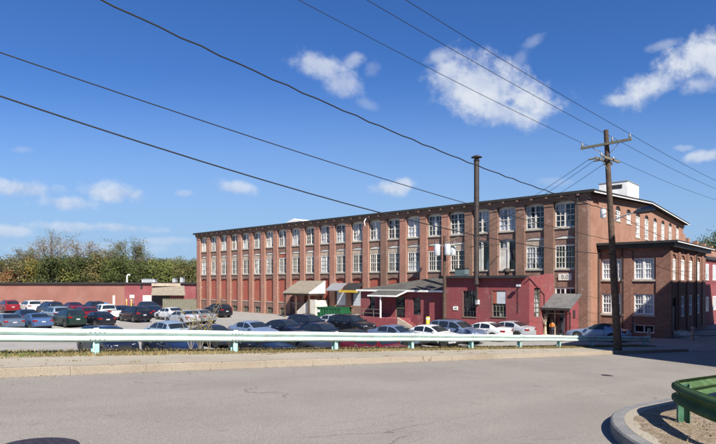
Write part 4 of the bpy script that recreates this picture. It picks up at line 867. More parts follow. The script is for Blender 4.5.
# ------------------------------------------------------------------ building across the street whose shadow falls on the road
LS = 1.171
def shp(x, y, h): return (x + SH.x * LS * h, y + SH.y * LS * h)
H2 = 17.0
a_, b_ = shp(9.6, 35.45, H2), shp(21.5, 48.6, H2); c_ = (b_[0] + .671 * 24, b_[1] + .741 * 24); d_ = (c_[0] + 16, c_[1] - 14.5); e_ = (a_[0] + 16, a_[1] - 14.5)
ob = thing('corner_building', 'tall brick building across the street that casts the large shadow at right', 'building', (0, 0, 0))
b = MB(); b.xy([a_, e_, d_, c_, b_], -.5, H2 - .3); b.build('wall', M['brick_side'], ob); b = MB(); b.xy([a_, e_, d_, c_, b_], H2 - .299, H2); b.build('roof', M['trim'], ob)
ab = Vector((b_[0] - a_[0], b_[1] - a_[1], 0)); L_ = ab.length; ab.normalize(); nn = Vector((-ab.y, ab.x, 0))
for r_ in range(4):
    for k in range(6):
        p = Vector((*a_, 0)) + ab * (1.6 + k * (L_ - 3) / 6); b = MB(); z0 = 2 + r_ * 3.6
        q = [p, p + ab * 1.5, p + ab * 1.5 + nn * .06, p + nn * .06]; b.xy([(v.x, v.y) for v in q], z0, z0 + 2.1); b.build('window', M['pane_pale'], ob)

# ------------------------------------------------------------------ cars
def interp(tab, x):
    if x >= tab[0][0]: return tab[0][1]
    for (a, va), (b_, vb) in zip(tab, tab[1:]):
        if x >= b_: return vb + (va - vb) * (x - b_) / (a - b_)
    return tab[-1][1]
SPEC = {
 'sedan': dict(L=4.6, W=.89, top=[(2.3, .62), (2.2, .74), (1.9, .83), (1.4, .92), (1.02, .97), (.62, 1.18), (.22, 1.37), (-.1, 1.43), (-.5, 1.45), (-.9, 1.41), (-1.25, 1.29), (-1.62, 1.12), (-1.78, 1.075), (-2.15, 1.05), (-2.25, .98), (-2.3, .8)], belt=[(2, .86), (1, .93), (-1.8, 1.0), (-2.3, 1.0)], ws=(.92, .24), rw=(-.98, -1.66), sw=[(.74, -.22), (-.30, -1.12)], wr=.33, wx=(1.42, -1.36)),
 'suv': dict(L=4.55, W=.92, top=[(2.27, .75), (2.2, .92), (1.9, 1.02), (1.3, 1.09), (1.1, 1.13), (.75, 1.35), (.4, 1.57), (.1, 1.66), (-.6, 1.70), (-1.4, 1.67), (-1.75, 1.60), (-1.95, 1.42), (-2.15, 1.1), (-2.22, 1.0), (-2.27, .8)], belt=[(2, 1.0), (1, 1.08), (-1.8, 1.12), (-2.3, 1.1)], ws=(1.02, .42), rw=(-1.80, -2.10), sw=[(.85, -.15), (-.23, -1.05), (-1.13, -1.72)], wr=.36, wx=(1.4, -1.35)),
 'van': dict(L=4.9, W=.96, top=[(2.45, .75), (2.38, .9), (2.1, 1.0), (1.6, 1.12), (1.45, 1.18), (.95, 1.5), (.6, 1.68), (.2, 1.75), (-.6, 1.77), (-1.9, 1.72), (-2.15, 1.62), (-2.35, 1.15), (-2.42, 1.0), (-2.45, .75)], belt=[(2, 1.05), (1, 1.08), (-2.4, 1.1)], ws=(1.38, .62), rw=(-2.17, -2.33), sw=[(1.12, .2), (.12, -.9), (-.98, -2.02)], wr=.34, wx=(1.5, -1.5)),
 'hatch': dict(L=4.3, W=.9, top=[(2.15, .65), (2.05, .8), (1.7, .92), (1.15, 1.02), (.7, 1.28), (.3, 1.46), (-.2, 1.53), (-.9, 1.51), (-1.4, 1.43), (-1.75, 1.2), (-1.98, 1.02), (-2.08, .95), (-2.15, .75)], belt=[(2, .9), (1, .98), (-2, 1.03)], ws=(1.08, .34), rw=(-1.48, -1.92), sw=[(.86, -.12), (-.2, -1.0), (-1.08, -1.5)], wr=.33, wx=(1.32, -1.27)),
 'coupe': dict(L=4.7, W=.9, top=[(2.35, .58), (2.25, .7), (1.9, .8), (1.3, .89), (.85, .93), (.5, 1.12), (.1, 1.31), (-.3, 1.37), (-.8, 1.35), (-1.2, 1.22), (-1.55, 1.04), (-1.75, .99), (-2.2, .96), (-2.3, .88), (-2.35, .7)], belt=[(2, .82), (1, .89), (-1.8, .95), (-2.3, .93)], ws=(.78, .12), rw=(-1.12, -1.5), sw=[(.58, -.75)], wr=.33, wx=(1.4, -1.38)),
 'pickup': dict(L=5.4, W=.95, top=[(2.7, .8), (2.6, .98), (2.2, 1.07), (1.6, 1.14), (1.4, 1.18), (1.0, 1.5), (.75, 1.7), (.3, 1.76), (-.4, 1.75), (-.62, 1.68), (-.72, 1.15), (-.8, 1.08), (-2.6, 1.08), (-2.68, .95), (-2.7, .7)], belt=[(2, 1.05), (1, 1.1), (-2.7, 1.06)], ws=(1.32, .78), rw=(-.63, -.71), sw=[(1.15, .2), (.12, -.55)], wr=.38, wx=(1.75, -1.65)),
}
M['tyre'] = mat('tyre_rubber', (0.018, 0.018, 0.018), None, 5, 0.85); M['rim'] = mat('alloy_rim', (0.42, 0.43, 0.44), None, 3, 0.3, metal=0.7)
M['carglass'] = mat('car_glass', (0.012, 0.016, 0.02), (0.02, 0.026, 0.03), 0.7, 0.04, spec=0.8); M['head'] = mat('headlight_lens', (0.62, 0.64, 0.66), None, 3, 0.12, spec=0.8); M['tail'] = mat('taillight_lens', (0.24, 0.008, 0.008), (0.16, 0.006, 0.006), 4, 0.15, spec=0.7)
M['plate'] = mat('plate_white', (0.42, 0.43, 0.44), None, 4, 0.5); M['under'] = mat('black_plastic', (0.015, 0.015, 0.016), None, 3, 0.7); M['softtop'] = mat('black_fabric_top', (0.012, 0.012, 0.014), None, 8, 0.9)
PAINT = {}
def paint(name, c, metal=.25): PAINT[name] = mat('paint_' + name, c, tuple(x * .94 for x in c), 1.0, 0.36, metal=metal, coat=0.5)
for nm, c in dict(red=(.22, .012, .02), white=(.72, .72, .71), navy=(.009, .013, .030), maroon=(.10, .012, .03), black=(.009, .010, .016), greyblue=(.09, .12, .17), blue=(.06, .115, .24), silver=(.40, .41, .43), green=(.010, .028, .022), darkblue=(.013, .020, .045), grey=(.24, .25, .26), lightblue=(.17, .23, .34), paleblue=(.24, .30, .38), charcoal=(.03, .032, .04), bluegrey=(.12, .16, .25), silverblue=(.20, .25, .36), crimson=(.13, .007, .016)).items(): paint(nm, c)
def make_car(kind, name):
    sp = SPEC[kind]; L, W_ = sp['L'], sp['W']; hl = L / 2; wr = sp['wr']
    root = thing(name, None, None)
    top = lambda x: interp(sp['top'], x)
    def hwid(x): e = abs(x) / hl; return W_ * (1 - .13 * max(0, (e - .62) / .38) ** 2.2)
    def sect(x):
        t = top(x); be = min(interp(sp['belt'], x), t - .035); w_ = hwid(x); zb = .24 + (.10 * max(0, (abs(x) / hl - .8) / .2))
        for wx in sp['wx']:
            d = abs(x - wx); rr_ = wr + .07
            if d < rr_: zb = max(zb, wr + math.sqrt(rr_ * rr_ - d * d) - .02)
        zm = max(zb + .02, min(.62, be - .1)); w2 = w_ * .955
        gh = t - be; wt = w2 - gh * .36 if gh > .06 else w2 * .97
        be = max(be, zm + .02); t = max(t, be + .02)
        return [(w_ * .80, zb), (w_ * .96, zb + .0), (w_ * .99, min(zb + .1, zm - .01)), (w_, zm), (w_ * .985, (zm + be) / 2), (w2, be), (wt, max(t - .05, be + .01)), (wt * .86, t - .008), (wt * .45, t + .008), (0, t + .014)]
    xs = sorted(set([round(hl - i * L / 84, 4) for i in range(85)] + [a for a, _ in sp['top']]), reverse=True)
    rows = [];
    for x in xs:
        s_ = sect(x); full = s_ + [(-y, z) for (y, z) in s_[-2::-1]]; rows.append([(x, y, z) for (y, z) in full])
    n_ = len(rows[0]); mb = MB(); vs = [v for r_ in rows for v in r_]; fs = []
    for i in range(len(rows) - 1):
        for j in range(n_ - 1): fs.append((i * n_ + j, i * n_ + j + 1, (i + 1) * n_ + j + 1, (i + 1) * n_ + j))
    mb.add(vs, fs, 0, True); mb.add(rows[0], [list(range(n_ - 1, -1, -1))], 0); mb.add(rows[-1], [list(range(n_))], 0)
    mb.build('body', PAINT['black'], root)
    ub = MB(); ub.box(-hl + .12, hl - .12, -W_ * .74, W_ * .74, .2, .56); ub.build('underbody', M['under'], root)
    def strip(pa, pb, xa, xb, off, side=0):
        m_ = MB(); vs = []; k = 8
        for i in range(k + 1):
            x = xa + (xb - xa) * i / k; s_ = sect(x); vs += [pa(x, s_), pb(x, s_)]
        m_.add(vs, [(2 * i, 2 * i + 2, 2 * i + 3, 2 * i + 1) for i in range(k)], 0, True); return m_
    for sg_ in (1, -1):
        m_ = MB()
        for xq in (sp['sw'][0][0] + .12, sp['sw'][0][1] - .04, sp['sw'][min(1, len(sp['sw']) - 1)][1] + .02):
            s0, s1 = sect(xq - .009), sect(xq + .009); ids = (2, 3, 4, 5)
            m_.add([(xq - .009, sg_ * (s0[i][0] + .004), s0[i][1]) for i in ids] + [(xq + .009, sg_ * (s1[i][0] + .004), s1[i][1]) for i in ids], [(i, i + 1, i + 5, i + 4) for i in range(3)])
        m_.build('door_seam', M['under'], root)
        m_ = MB()
        for (xa, xb) in sp['sw'][:2]:
            s0 = sect(xb + .2); zq = s0[5][1] - .1; yq = sg_ * (s0[5][0] + .03); m_.box(xb + .08, xb + .26, min(yq - .02, yq + .02), max(yq - .02, yq + .02), zq - .02, zq + .02)
        m_.build('handle', M['rim'], root)
        m_ = MB(); xr_ = [sp['wx'][1] + wr + .1 + (sp['wx'][0] - wr - .1 - (sp['wx'][1] + wr + .1)) * i / 6 for i in range(7)]
        m_.add([v for xq in xr_ for v in ((xq, sg_ * (sect(xq)[1][0] + .012), sect(xq)[1][1]), (xq, sg_ * (sect(xq)[2][0] + .008), sect(xq)[2][1] + .02))], [(2 * i, 2 * i + 2, 2 * i + 3, 2 * i + 1) for i in range(6)]); m_.build('sill', M['under'], root)
    for (xa, xb) in (sp['ws'], sp['rw']):
        m_ = MB(); vs = []; k = 7; ux = .012 if xa > 0 else -.012
        for i in range(k + 1):
            x = xa + (xb - xa) * i / k; s_ = sect(x); wt = s_[6][0] * .90
            for f_ in (-1, -.62, -.25, .25, .62, 1):
                y = wt * f_; a = abs(y); z = s_[9][1] if a < s_[8][0] else (s_[8][1] + (s_[7][1] - s_[8][1]) * (a - s_[8][0]) / max(.01, s_[7][0] - s_[8][0]))
                z = min(z, s_[9][1]); vs.append((x + ux, y, z + .010))
        m_.add(vs, [(i * 6 + j, i * 6 + j + 1, (i + 1) * 6 + j + 1, (i + 1) * 6 + j) for i in range(k) for j in range(5)], 0, True)
        m_.build('windscreen' if xa > 0 else 'rear_window', M['carglass'], root)
    for sg_ in (1, -1):
        for (xa, xb) in sp['sw']:
            def lerp(s_, v): a, b2 = s_[5], s_[6]; return (sg_ * (a[0] + (b2[0] - a[0]) * v + .009), a[1] + (b2[1] - a[1]) * v)
            m_ = strip(lambda x, s_: (x, *lerp(s_, .10)), lambda x, s_: (x, *lerp(s_, .93)), xa, xb, 0); m_.build('side_window', M['carglass'], root)
        mi = MB(); x = sp['sw'][0][0] + .02; s_ = sect(x); mi.box(x - .12, x + .02, min(sg_ * (s_[5][0] + .02), sg_ * (s_[5][0] + .2)), max(sg_ * (s_[5][0] + .02), sg_ * (s_[5][0] + .2)), s_[5][1] + .03, s_[5][1] + .16); mi.build('mirror', PAINT['black'], root)
        tz = top(hl - .25); hx = hl - .18; w_ = hwid(hx)
        h_ = MB(); h_.add([(hl - .02, sg_ * .42, tz - .13), (hl - .02, sg_ * .42, tz - .25), (hl - .30, sg_ * (w_ + .004), tz - .10), (hl - .30, sg_ * (w_ + .004), tz - .22), (hl - .06, sg_ * (w_ * .9 + .01), tz - .12), (hl - .06, sg_ * (w_ * .9 + .01), tz - .24), (hl - .35, sg_ * .42, tz - .13), (hl - .35, sg_ * .42, tz - .25)], [(0, 1, 5, 4), (4, 5, 3, 2), (0, 4, 2, 6), (1, 7, 3, 5)]); h_.build('headlight', M['head'], root)
        bz = .82 if kind in ('sedan', 'coupe') else (.98 if kind != 'hatch' else .9)
        w_ = hwid(-hl + .2); t_ = MB(); t_.add([(-hl - .006, sg_ * .52, bz + .08), (-hl - .006, sg_ * .52, bz - .05), (-hl - .004, sg_ * (w_ * .93), bz + .10), (-hl - .004, sg_ * (w_ * .93), bz - .07), (-hl + .24, sg_ * (w_ + .012), bz + .10), (-hl + .24, sg_ * (w_ + .012), bz - .04)], [(0, 2, 3, 1), (2, 4, 5, 3)]); t_.build('taillight', M['tail'], root)
        for wx in sp['wx']:
            wh = MB(); y1 = sg_ * (W_ - .005); y0 = sg_ * (W_ - .2); wh.lathe([(wr * .62, 0), (wr * .97, 0), (wr, .03), (wr, .15), (wr * .97, .19), (wr * .64, .20), (wr * .62, .16)], (wx, min(y0, y1), wr), 22, axis='y')
            wo_ = wh.build('wheel', M['tyre'], root)
            rm = MB(); yo = y1 - sg_ * .015; pts = []
            rm.lathe([(wr * .66, -.008), (wr * .66, .008)], (wx, yo - sg_ * .03, wr), 20, 1, axis='y')
            for q in range(5):
                a = q * 2 * math.pi / 5 + .3; ca, sa = math.cos(a), math.sin(a); px_, pz_ = -sa, ca
                rm.add([(wx + px_ * .05, yo, wr + pz_ * .05), (wx - px_ * .05, yo, wr - pz_ * .05), (wx + ca * wr * .63 - px_ * .035, yo, wr + sa * wr * .63 - pz_ * .035), (wx + ca * wr * .63 + px_ * .035, yo, wr + sa * wr * .63 + pz_ * .035)], [(0, 1, 2, 3)])
            for q in range(20):
                a0, a1 = q * math.pi / 10, (q + 1) * math.pi / 10
                rm.add([(wx + math.cos(a) * r_, yo + sg_ * .004, wr + math.sin(a) * r_) for a, r_ in ((a0, wr * .56), (a1, wr * .56), (a1, wr * .67), (a0, wr * .67))], [(0, 1, 2, 3)])
            rm.build('rim', [M['rim'], M['under']], wo_)
    g_ = MB(); tz = top(hl - .05); g_.box(hl - .05, hl + .006, -.38, .38, tz - .26, tz - .1); g_.box(hl - .05, hl + .008, -.62, .62, .30, .42); g_.build('grille', M['under'], root)
    g_ = MB(); g_.box(-hl - .012, -hl + .04, -.17, .17, (.74 if kind != 'suv' else .8) - .06, (.74 if kind != 'suv' else .8) + .05); g_.build('licence_plate', M['plate'], root)
    g_ = MB(); g_.box(-hl - .01, -hl + .08, -.60, .60, .30, .38); g_.build('rear_bumper', M['under'], root)
    if kind == 'coupe':
        m_ = MB(); vs = []; k = 10
        for i in range(k + 1):
            x = .14 + (-1.12 - .14) * i / k; s_ = sect(x); pr_ = [(s_[6][0] + .012, s_[6][1] - .03), (s_[6][0] + .012, s_[6][1] + .01), (s_[7][0], s_[7][1] + .02), (s_[8][0], s_[8][1] + .02), (0, s_[9][1] + .02)]
            pr_ = pr_ + [(-y, z) for (y, z) in pr_[-2::-1]]; vs += [(x, y, z) for (y, z) in pr_]
        m_.add(vs, [(i * 9 + j, i * 9 + j + 1, (i + 1) * 9 + j + 1, (i + 1) * 9 + j) for i in range(k) for j in range(8)], 0, True); m_.build('soft_top', M['softtop'], root)
    if kind == 'pickup':
        m_ = MB(); m_.box(-2.55, -.85, -.75, .75, 1.05, 1.108); m_.build('bed', M['under'], root)
    if kind in ('suv', 'van'):
        for sg_ in (1, -1):
            m_ = MB(); m_.tube([(.1, sg_ * .56, top(.1) - .03), (0, sg_ * .57, top(0) + .05), (-1.3, sg_ * .57, top(-1.3) + .05), (-1.45, sg_ * .56, top(-1.45) - .03)], .02, 6); m_.build('roof_rail', M['under'], root)
    return root
HEAD_R = math.atan2(DY, DX)                     # parked facing along the facade to the right
PROTO = {}; NAMEK = dict(sedan='sedan_car', suv='suv_car', van='minivan', hatch='hatchback_car', coupe='convertible_car', pickup='pickup_truck')
CATK = dict(sedan='car', suv='SUV', van='minivan', hatch='car', coupe='car', pickup='pickup')
def car(kind, colr, px, D, head, label, dz=0.0, yaw=0.0):
    x = at(px, D); rz = HEAD_R + (0 if head == 'R' else math.pi) + yaw
    if kind not in PROTO: PROTO[kind] = make_car(kind, NAMEK[kind]); o = PROTO[kind]
    else: o = copy_tree(PROTO[kind])
    o.location = (x, D, zlot(x, D) + .005); o.rotation_euler = (0, 0, rz); tag(o, label, CATK[kind], 'cars parked in the mill lot')
    for ch in o.children:
        if ch.name.split('.')[0] in ('body', 'mirror'): ch.material_slots[0].link = 'OBJECT'; ch.material_slots[0].material = PAINT[colr]
    return o
CARS = [
 ('suv', 'red', 8, 75, 'L', 'bright red SUV at the far left against the salmon wall'), ('suv', 'white', 30, 75, 'L', 'white SUV parked by the salmon wall right of the red SUV'),
 ('van', 'navy', 50, 68.5, 'L', 'navy minivan in the back row right of the white SUV'), ('sedan', 'maroon', 72, 76, 'L', 'maroon car by the salmon wall behind the dark green SUV'), ('suv', 'black', 93, 73, 'L', 'black SUV by the wall right of the maroon car'),
 ('pickup', 'white', 106, 63, 'L', 'white pickup between the black sedan and the salmon wall'), ('sedan', 'greyblue', 7, 50, 'L', 'grey blue sedan cut by the left edge of the photo'), ('sedan', 'darkblue', 25, 57, 'L', 'dark blue sedan behind the bright blue one'),
 ('sedan', 'blue', 35, 51, 'L', 'bright blue sedan seen from behind in the left rows'), ('suv', 'paleblue', 55, 59, 'L', 'pale silver blue SUV left of the dark green SUV'), ('suv', 'green', 69, 53.5, 'L', 'dark green SUV with its rear to the camera'),
 ('hatch', 'crimson', 84, 62, 'L', 'crimson hatchback showing between the green SUV and black sedan'), ('sedan', 'black', 98, 54, 'L', 'black sedan right of the dark green SUV'), ('suv', 'black', 135, 60, 'L', 'large black SUV standing alone in the lot before the maroon wall'),
 ('sedan', 'navy', 120, 67, 'L', 'navy sedan half hidden left of the large black SUV'), ('sedan', 'darkblue', 150, 68, 'L', 'dark blue sedan half hidden right of the large black SUV'), ('sedan', 'white', 170, 63.5, 'L', 'white sedan in front of the dock awning'),
 ('hatch', 'charcoal', 149, 80, 'R', 'charcoal hatchback beside the white dock door'), ('sedan', 'silver', 182, 57, 'L', 'silver sedan in front of the brown ramp fence'), ('sedan', 'grey', 199, 59, 'L', 'grey sedan right of the silver sedan by the weeds'),
 ('hatch', 'paleblue', 166, 41, 'L', 'pale blue hatchback rising above the guardrail left of the weeds'), ('van', 'navy', 107, 33.2, 'R', 'navy minivan mostly hidden behind the guardrail at left'), ('sedan', 'darkblue', 172, 32.6, 'R', 'dark blue sedan hidden behind the guardrail left of the weeds'),
 ('sedan', 'darkblue', 214, 38.3, 'R', 'dark blue sedan behind the weeds at the guardrail'), ('suv', 'black', 217, 70, 'L', 'black SUV at the left end of the mill facade'), ('sedan', 'lightblue', 254, 42, 'R', 'light blue sedan seen above the guardrail, facing right'),
 ('sedan', 'navy', 286, 44, 'R', 'navy sedan right of the light blue sedan'), ('suv', 'navy', 309, 47.2, 'R', 'navy SUV in front of the timber porch'), ('sedan', 'silver', 336, 52.5, 'R', 'silver sedan below the porch stairs, left of the black SUV'),
 ('suv', 'black', 351, 48, 'R', 'black SUV in front of the green dumpster'), ('sedan', 'navy', 322, 40.3, 'R', 'navy sedan just above the guardrail before the black SUV'), ('coupe', 'charcoal', 356, 35.8, 'R', 'charcoal coupe low behind the guardrail before the black SUV'),
 ('sedan', 'black', 262, 32.5, 'R', 'black sedan under the guardrail below the light blue sedan'), ('sedan', 'charcoal', 303, 34.0, 'R', 'charcoal sedan under the guardrail below the navy SUV'), ('sedan', 'crimson', 378, 31.6, 'R', 'dark red sedan seen under the guardrail'),
 ('sedan', 'bluegrey', 397, 39.4, 'R', 'blue grey sedan above the guardrail in front of the annex'), ('sedan', 'white', 433, 40, 'R', 'white sedan facing right before the transformer pole'), ('suv', 'bluegrey', 456, 42.2, 'R', 'blue grey SUV in front of the red shed'),
 ('sedan', 'white', 482, 44.3, 'L', 'white sedan with its tail towards the red shed corner'), ('sedan', 'silver', 506, 46.0, 'L', 'silver sedan nearest the corner of the red shed'), ('coupe', 'silverblue', 598, 44.8, 'L', 'silver blue convertible with black fabric top beside the brick wing'),
]
for cdef in CARS: car(*cdef)
o = thing('recycling_bin', 'bright blue bin standing behind the white pickup at left', 'bin', (at(104.5, 80), 80, .5)); b = MB(); b.lathe([(.4, 0), (.5, 1.1)], (0, 0, 0), 10); b.build('tub', M['bluebin'], o); b = MB(); b.lathe([(.54, 1.1), (.54, 1.18), (.3, 1.3)], (0, 0, 0), 10); b.build('lid', M['bluebin'], o)

# ------------------------------------------------------------------ utility poles, wires
up = Vector((*P(28.85, -12.25), 0)); PB = Vector((13.45, 28.3, 0)); PB.z = zst(TS(PB.x, PB.y)[0]) + KH
upo = thing('utility_pole', 'tall leaning wooden utility pole with two crossarms at the far kerb', 'utility pole', PB)
HP = zat(130, 28.3) - PB.z; lean = -.62
def pz(z): return Vector((lean * z / HP, 0, z))
b = MB(); b.tube([pz(z) for z in (-.4, 0, 2, 5, 8, HP)], [.215, .205, .19, .165, .14, .115], 14); b.build('shaft', M['wood'], upo)
na = Vector((-UY, UX, 0)); ua = Vector((UX, UY, 0))
z1 = HP - .75; c1 = pz(z1) + na * -.16 * 0
arm = MB()
def beam(mb, c, d, l, w_, h_):
    d = d.normalized(); s_ = Vector((-d.y, d.x, 0)); q = [c + d * l + s_ * w_, c - d * l + s_ * w_, c - d * l - s_ * w_, c + d * l - s_ * w_]; vs = [(v.x, v.y, v.z - h_) for v in q] + [(v.x, v.y, v.z + h_) for v in q]
    mb.add(vs, [(0, 1, 2, 3), (7, 6, 5, 4), (0, 4, 5, 1), (1, 5, 6, 2), (2, 6, 7, 3), (3, 7, 4, 0)])
k1 = c1 - ua * .17
beam(arm, k1, na, 1.3, .05, .06); ao = arm.build('crossarm', M['greywood'], upo)
ins1 = [k1 + na * a + Vector((0, 0, .06)) for a in (1.22, -.35, -1.22)]
b = MB()
for q in ins1: b.lathe([(.02, 0), (.05, .05), (.06, .12), (.035, .16), (.05, .2), (.02, .24)], q, 10)
b.build('insulator', M['porcelain'], ao)
z2 = HP - 1.55; c2 = pz(z2); arm = MB()
for sgn in (-1, 1): beam(arm, c2 + na * .19 * sgn, ua, .95, .045, .055)
a2 = arm.build('crossarm', M['greywood'], upo)
b = MB(); ins2 = []
for a in (-.85, -.3, .85):
    q = c2 + ua * a + na * .3; ins2.append(q + na * .28); b.tube([q - na * .08, q + na * .28], .05, 8)
for a in (-.7, .7): b.lathe([(.05, 0), (.06, .1), (.03, .2)], c2 + ua * a + Vector((0, 0, .06)), 8)
b.build('insulator', M['porcelain'], a2)
b = MB()
for d in (na, -na): b.tube([c1 - ua * .17 + d * .75, pz(z1 - .7) - ua * .14], .018, 6)
for d in (ua, -ua): b.tube([c2 + d * .7, pz(z2 - .6)], .018, 6)
b.build('brace', M['galv'], upo)
b = MB(); zl_ = zat(221, 28) - PB.z; q = pz(zl_); nl = -na
b.tube([q, q + nl * .8 + Vector((0, 0, .3)), q + nl * 1.55 + Vector((0, 0, .42))], .035, 8); la = b.build('lamp_arm', M['galv'], upo)
b = MB(); b.tube([q + nl * 1.15 + Vector((0, 0, .36)), q + nl * 1.4 + Vector((0, 0, .42)), q + nl * 1.9 + Vector((0, 0, .45)), q + nl * 2.15 + Vector((0, 0, .43))], [.06, .16, .17, .06], 10); b.build('lamp_head', M['lamp_grey'], la)
b = MB(); q = pz(zat(213, 28.3) - PB.z) - ua * .0 + na * .2 + Vector((-.22, -.1, 0)); b.lathe([(.1, -.26), (.14, -.2), (.14, .2), (.08, .26)], q, 12); b.build('equipment_can', M['lightgrey'], upo)
W0 = PB.copy()
def wire(name, label, pts, r=.016, grp='overhead wires', n=6):
    b = MB(); b.tube(pts, r, n); o = b.build(name, M['wire']); tag(o, label, 'cable', grp); return o
def street_wire(name, label, start, zf, kmax, r, grp, wob=0.0, dirn=-1, kstep=1.5):
    pts = []; k = 0
    while k <= kmax + 1e-6:
        w_ = wob * math.sin(k * 5.1); pts.append((start.x + dirn * UX * k, start.y + dirn * UY * k, zf(k) + w_)); k += kstep
    return wire(name, label, pts, r, grp)
pw = [PB + q + Vector((0, 0, .22)) for q in ins1]
for q, lab in zip(pw, ('upper power line on the left insulator of the top crossarm', 'upper power line on the middle insulator of the top crossarm', 'upper power line on the right insulator of the top crossarm')):
    street_wire('power_line', lab, q, lambda k, q=q: q.z + .044 * k + .0012 * k * k, 46, .010, 'power lines along the street')
    street_wire('power_line', lab.replace('upper', 'far') + ' running right', q, lambda k, q=q: q.z - .062 * k + .0014 * k * k, 42, .010, 'power lines along the street', dirn=1)
st_ = lambda zz: Vector((PB.x + lean * (zz + CAMZ - PB.z) / HP - .1, PB.y - .16, 0))
street_wire('messenger_cable', 'twisted black cable crossing high from top left to the pole', st_(3.7), lambda k: CAMZ + 3.7 + .03 * k + .0025 * k * k, 42, .019, 'communication cables', .02, kstep=.5)
street_wire('telephone_cable', 'middle black cable crossing the sky towards the mill roof', st_(2.16), lambda k: CAMZ + 2.16 + .039 * k + .0016 * k * k, 42, .0125, 'communication cables')
street_wire('telephone_cable', 'lowest thick black cable crossing the sky towards the facade', st_(1.43), lambda k: CAMZ + 1.43 - .013 * k + .0034 * k * k, 42, .017, 'communication cables')
for zz, lab in ((3.7, 'cable running right from the pole past the side wall, upper'), (1.8, 'cable running right from the pole past the side wall, lower')):
    street_wire('telephone_cable', lab, st_(zz), lambda k, zz=zz: CAMZ + zz - .155 * k + .0028 * k * k, 44, .011, 'communication cables', dirn=1)
# transformer pole by the shed
TPx = at(444.5, 51.3); tp = thing('transformer_pole', 'short dark pole carrying three pale grey transformer cans before the annex', 'utility pole', (TPx, 51.3, zlot(TPx, 51.3)))
TH = zat(236, 51.3) - zlot(TPx, 51.3); b = MB(); b.tube([(0, 0, -.3), (0, 0, 4), (.02, 0, TH)], [.2, .17, .13], 12); b.build('shaft', M['wood'], tp)
zc = zat(255.5, 51.3) - zlot(TPx, 51.3)
for (ox, oy) in ((-.68, .05), (.2, -.5), (.75, -.05)):
    b = MB(); b.lathe([(.26, 0), (.29, .04), (.29, .98), (.22, 1.05)], (ox, oy, zc), 16); tcan = b.build('transformer', M['lightgrey'], tp)
    b = MB()
    for a in (-.12, .12): b.lathe([(.035, 0), (.05, .08), (.03, .14), (.045, .2), (.02, .26)], (ox + a, oy, zc + 1.05), 8)
    b.build('bushing', M['porcelain'], tcan)
b = MB(); beam(b, Vector((0, -.16, TH - .9)), Vector((.9, -.35, 0)), 1.2, .05, .06); b.tube([(.1, -.1, TH - .6), (1.3, -.3, TH - .1)], .035, 8); b.build('crossarm', M['greywood'], tp)
tpw = Vector((TPx, 51.3, zlot(TPx, 51.3)))
def sag(a, b_, s_, n=16): return [tuple(a.lerp(b_, i / n) + Vector((0, 0, -4 * s_ * (i / n) * (1 - i / n)))) for i in range(n + 1)]
for q, dxx, lab in zip(ins2, (-.9, 0, .9), ('power line from the lower crossarm to the left of the transformer pole', 'power line from the lower crossarm to the middle of the transformer pole', 'power line from the lower crossarm to the right of the transformer pole')):
    wire('power_line', lab, sag(PB + q, tpw + Vector((dxx, -.2 - dxx * .35, TH - .75)), .55), .011, 'power lines to the transformer pole')
for i, (dz_, x_) in enumerate(((9.0, -14.6), (8.6, -14.3), (8.2, -14.0))):
    xw, yw = bw_(-13.3 + i * .5, -.4); wire('service_wire', 'thin service wire from the transformers up to the mill wall', sag(tpw + Vector((.6, -.3, zc + 1.3 - i * .35)), Vector((xw, yw, dz_)), .25), .014, 'service wires at the transformer pole')
# wooden posts with ropes at the right of the driveway
pp = [(649, 43.0), (693, 44.5), (735, 46)]
prev_ = None
rp = thing('post_and_rail', 'low fence of yellowish posts and thin rails in the shade by the wing', 'fence', (0, 0, 0))
for (px, D) in pp:
    x = at(px, D); z = max(zlot(x, D), 0) + .02; b = MB(); b.box(x - .09, x + .09, D - .09, D + .09, z - .2, z + 1.15); b.build('post', M['beige'], rp)
    if prev_:
        for h in (.45, .95): b = MB(); b.tube(sag(Vector((prev_[0], prev_[1], prev_[2] + h)), Vector((x, D, z + h)), .08, 8), .035, 6); b.build('rail', M['greywood'], rp)
    prev_ = (x, D, z)

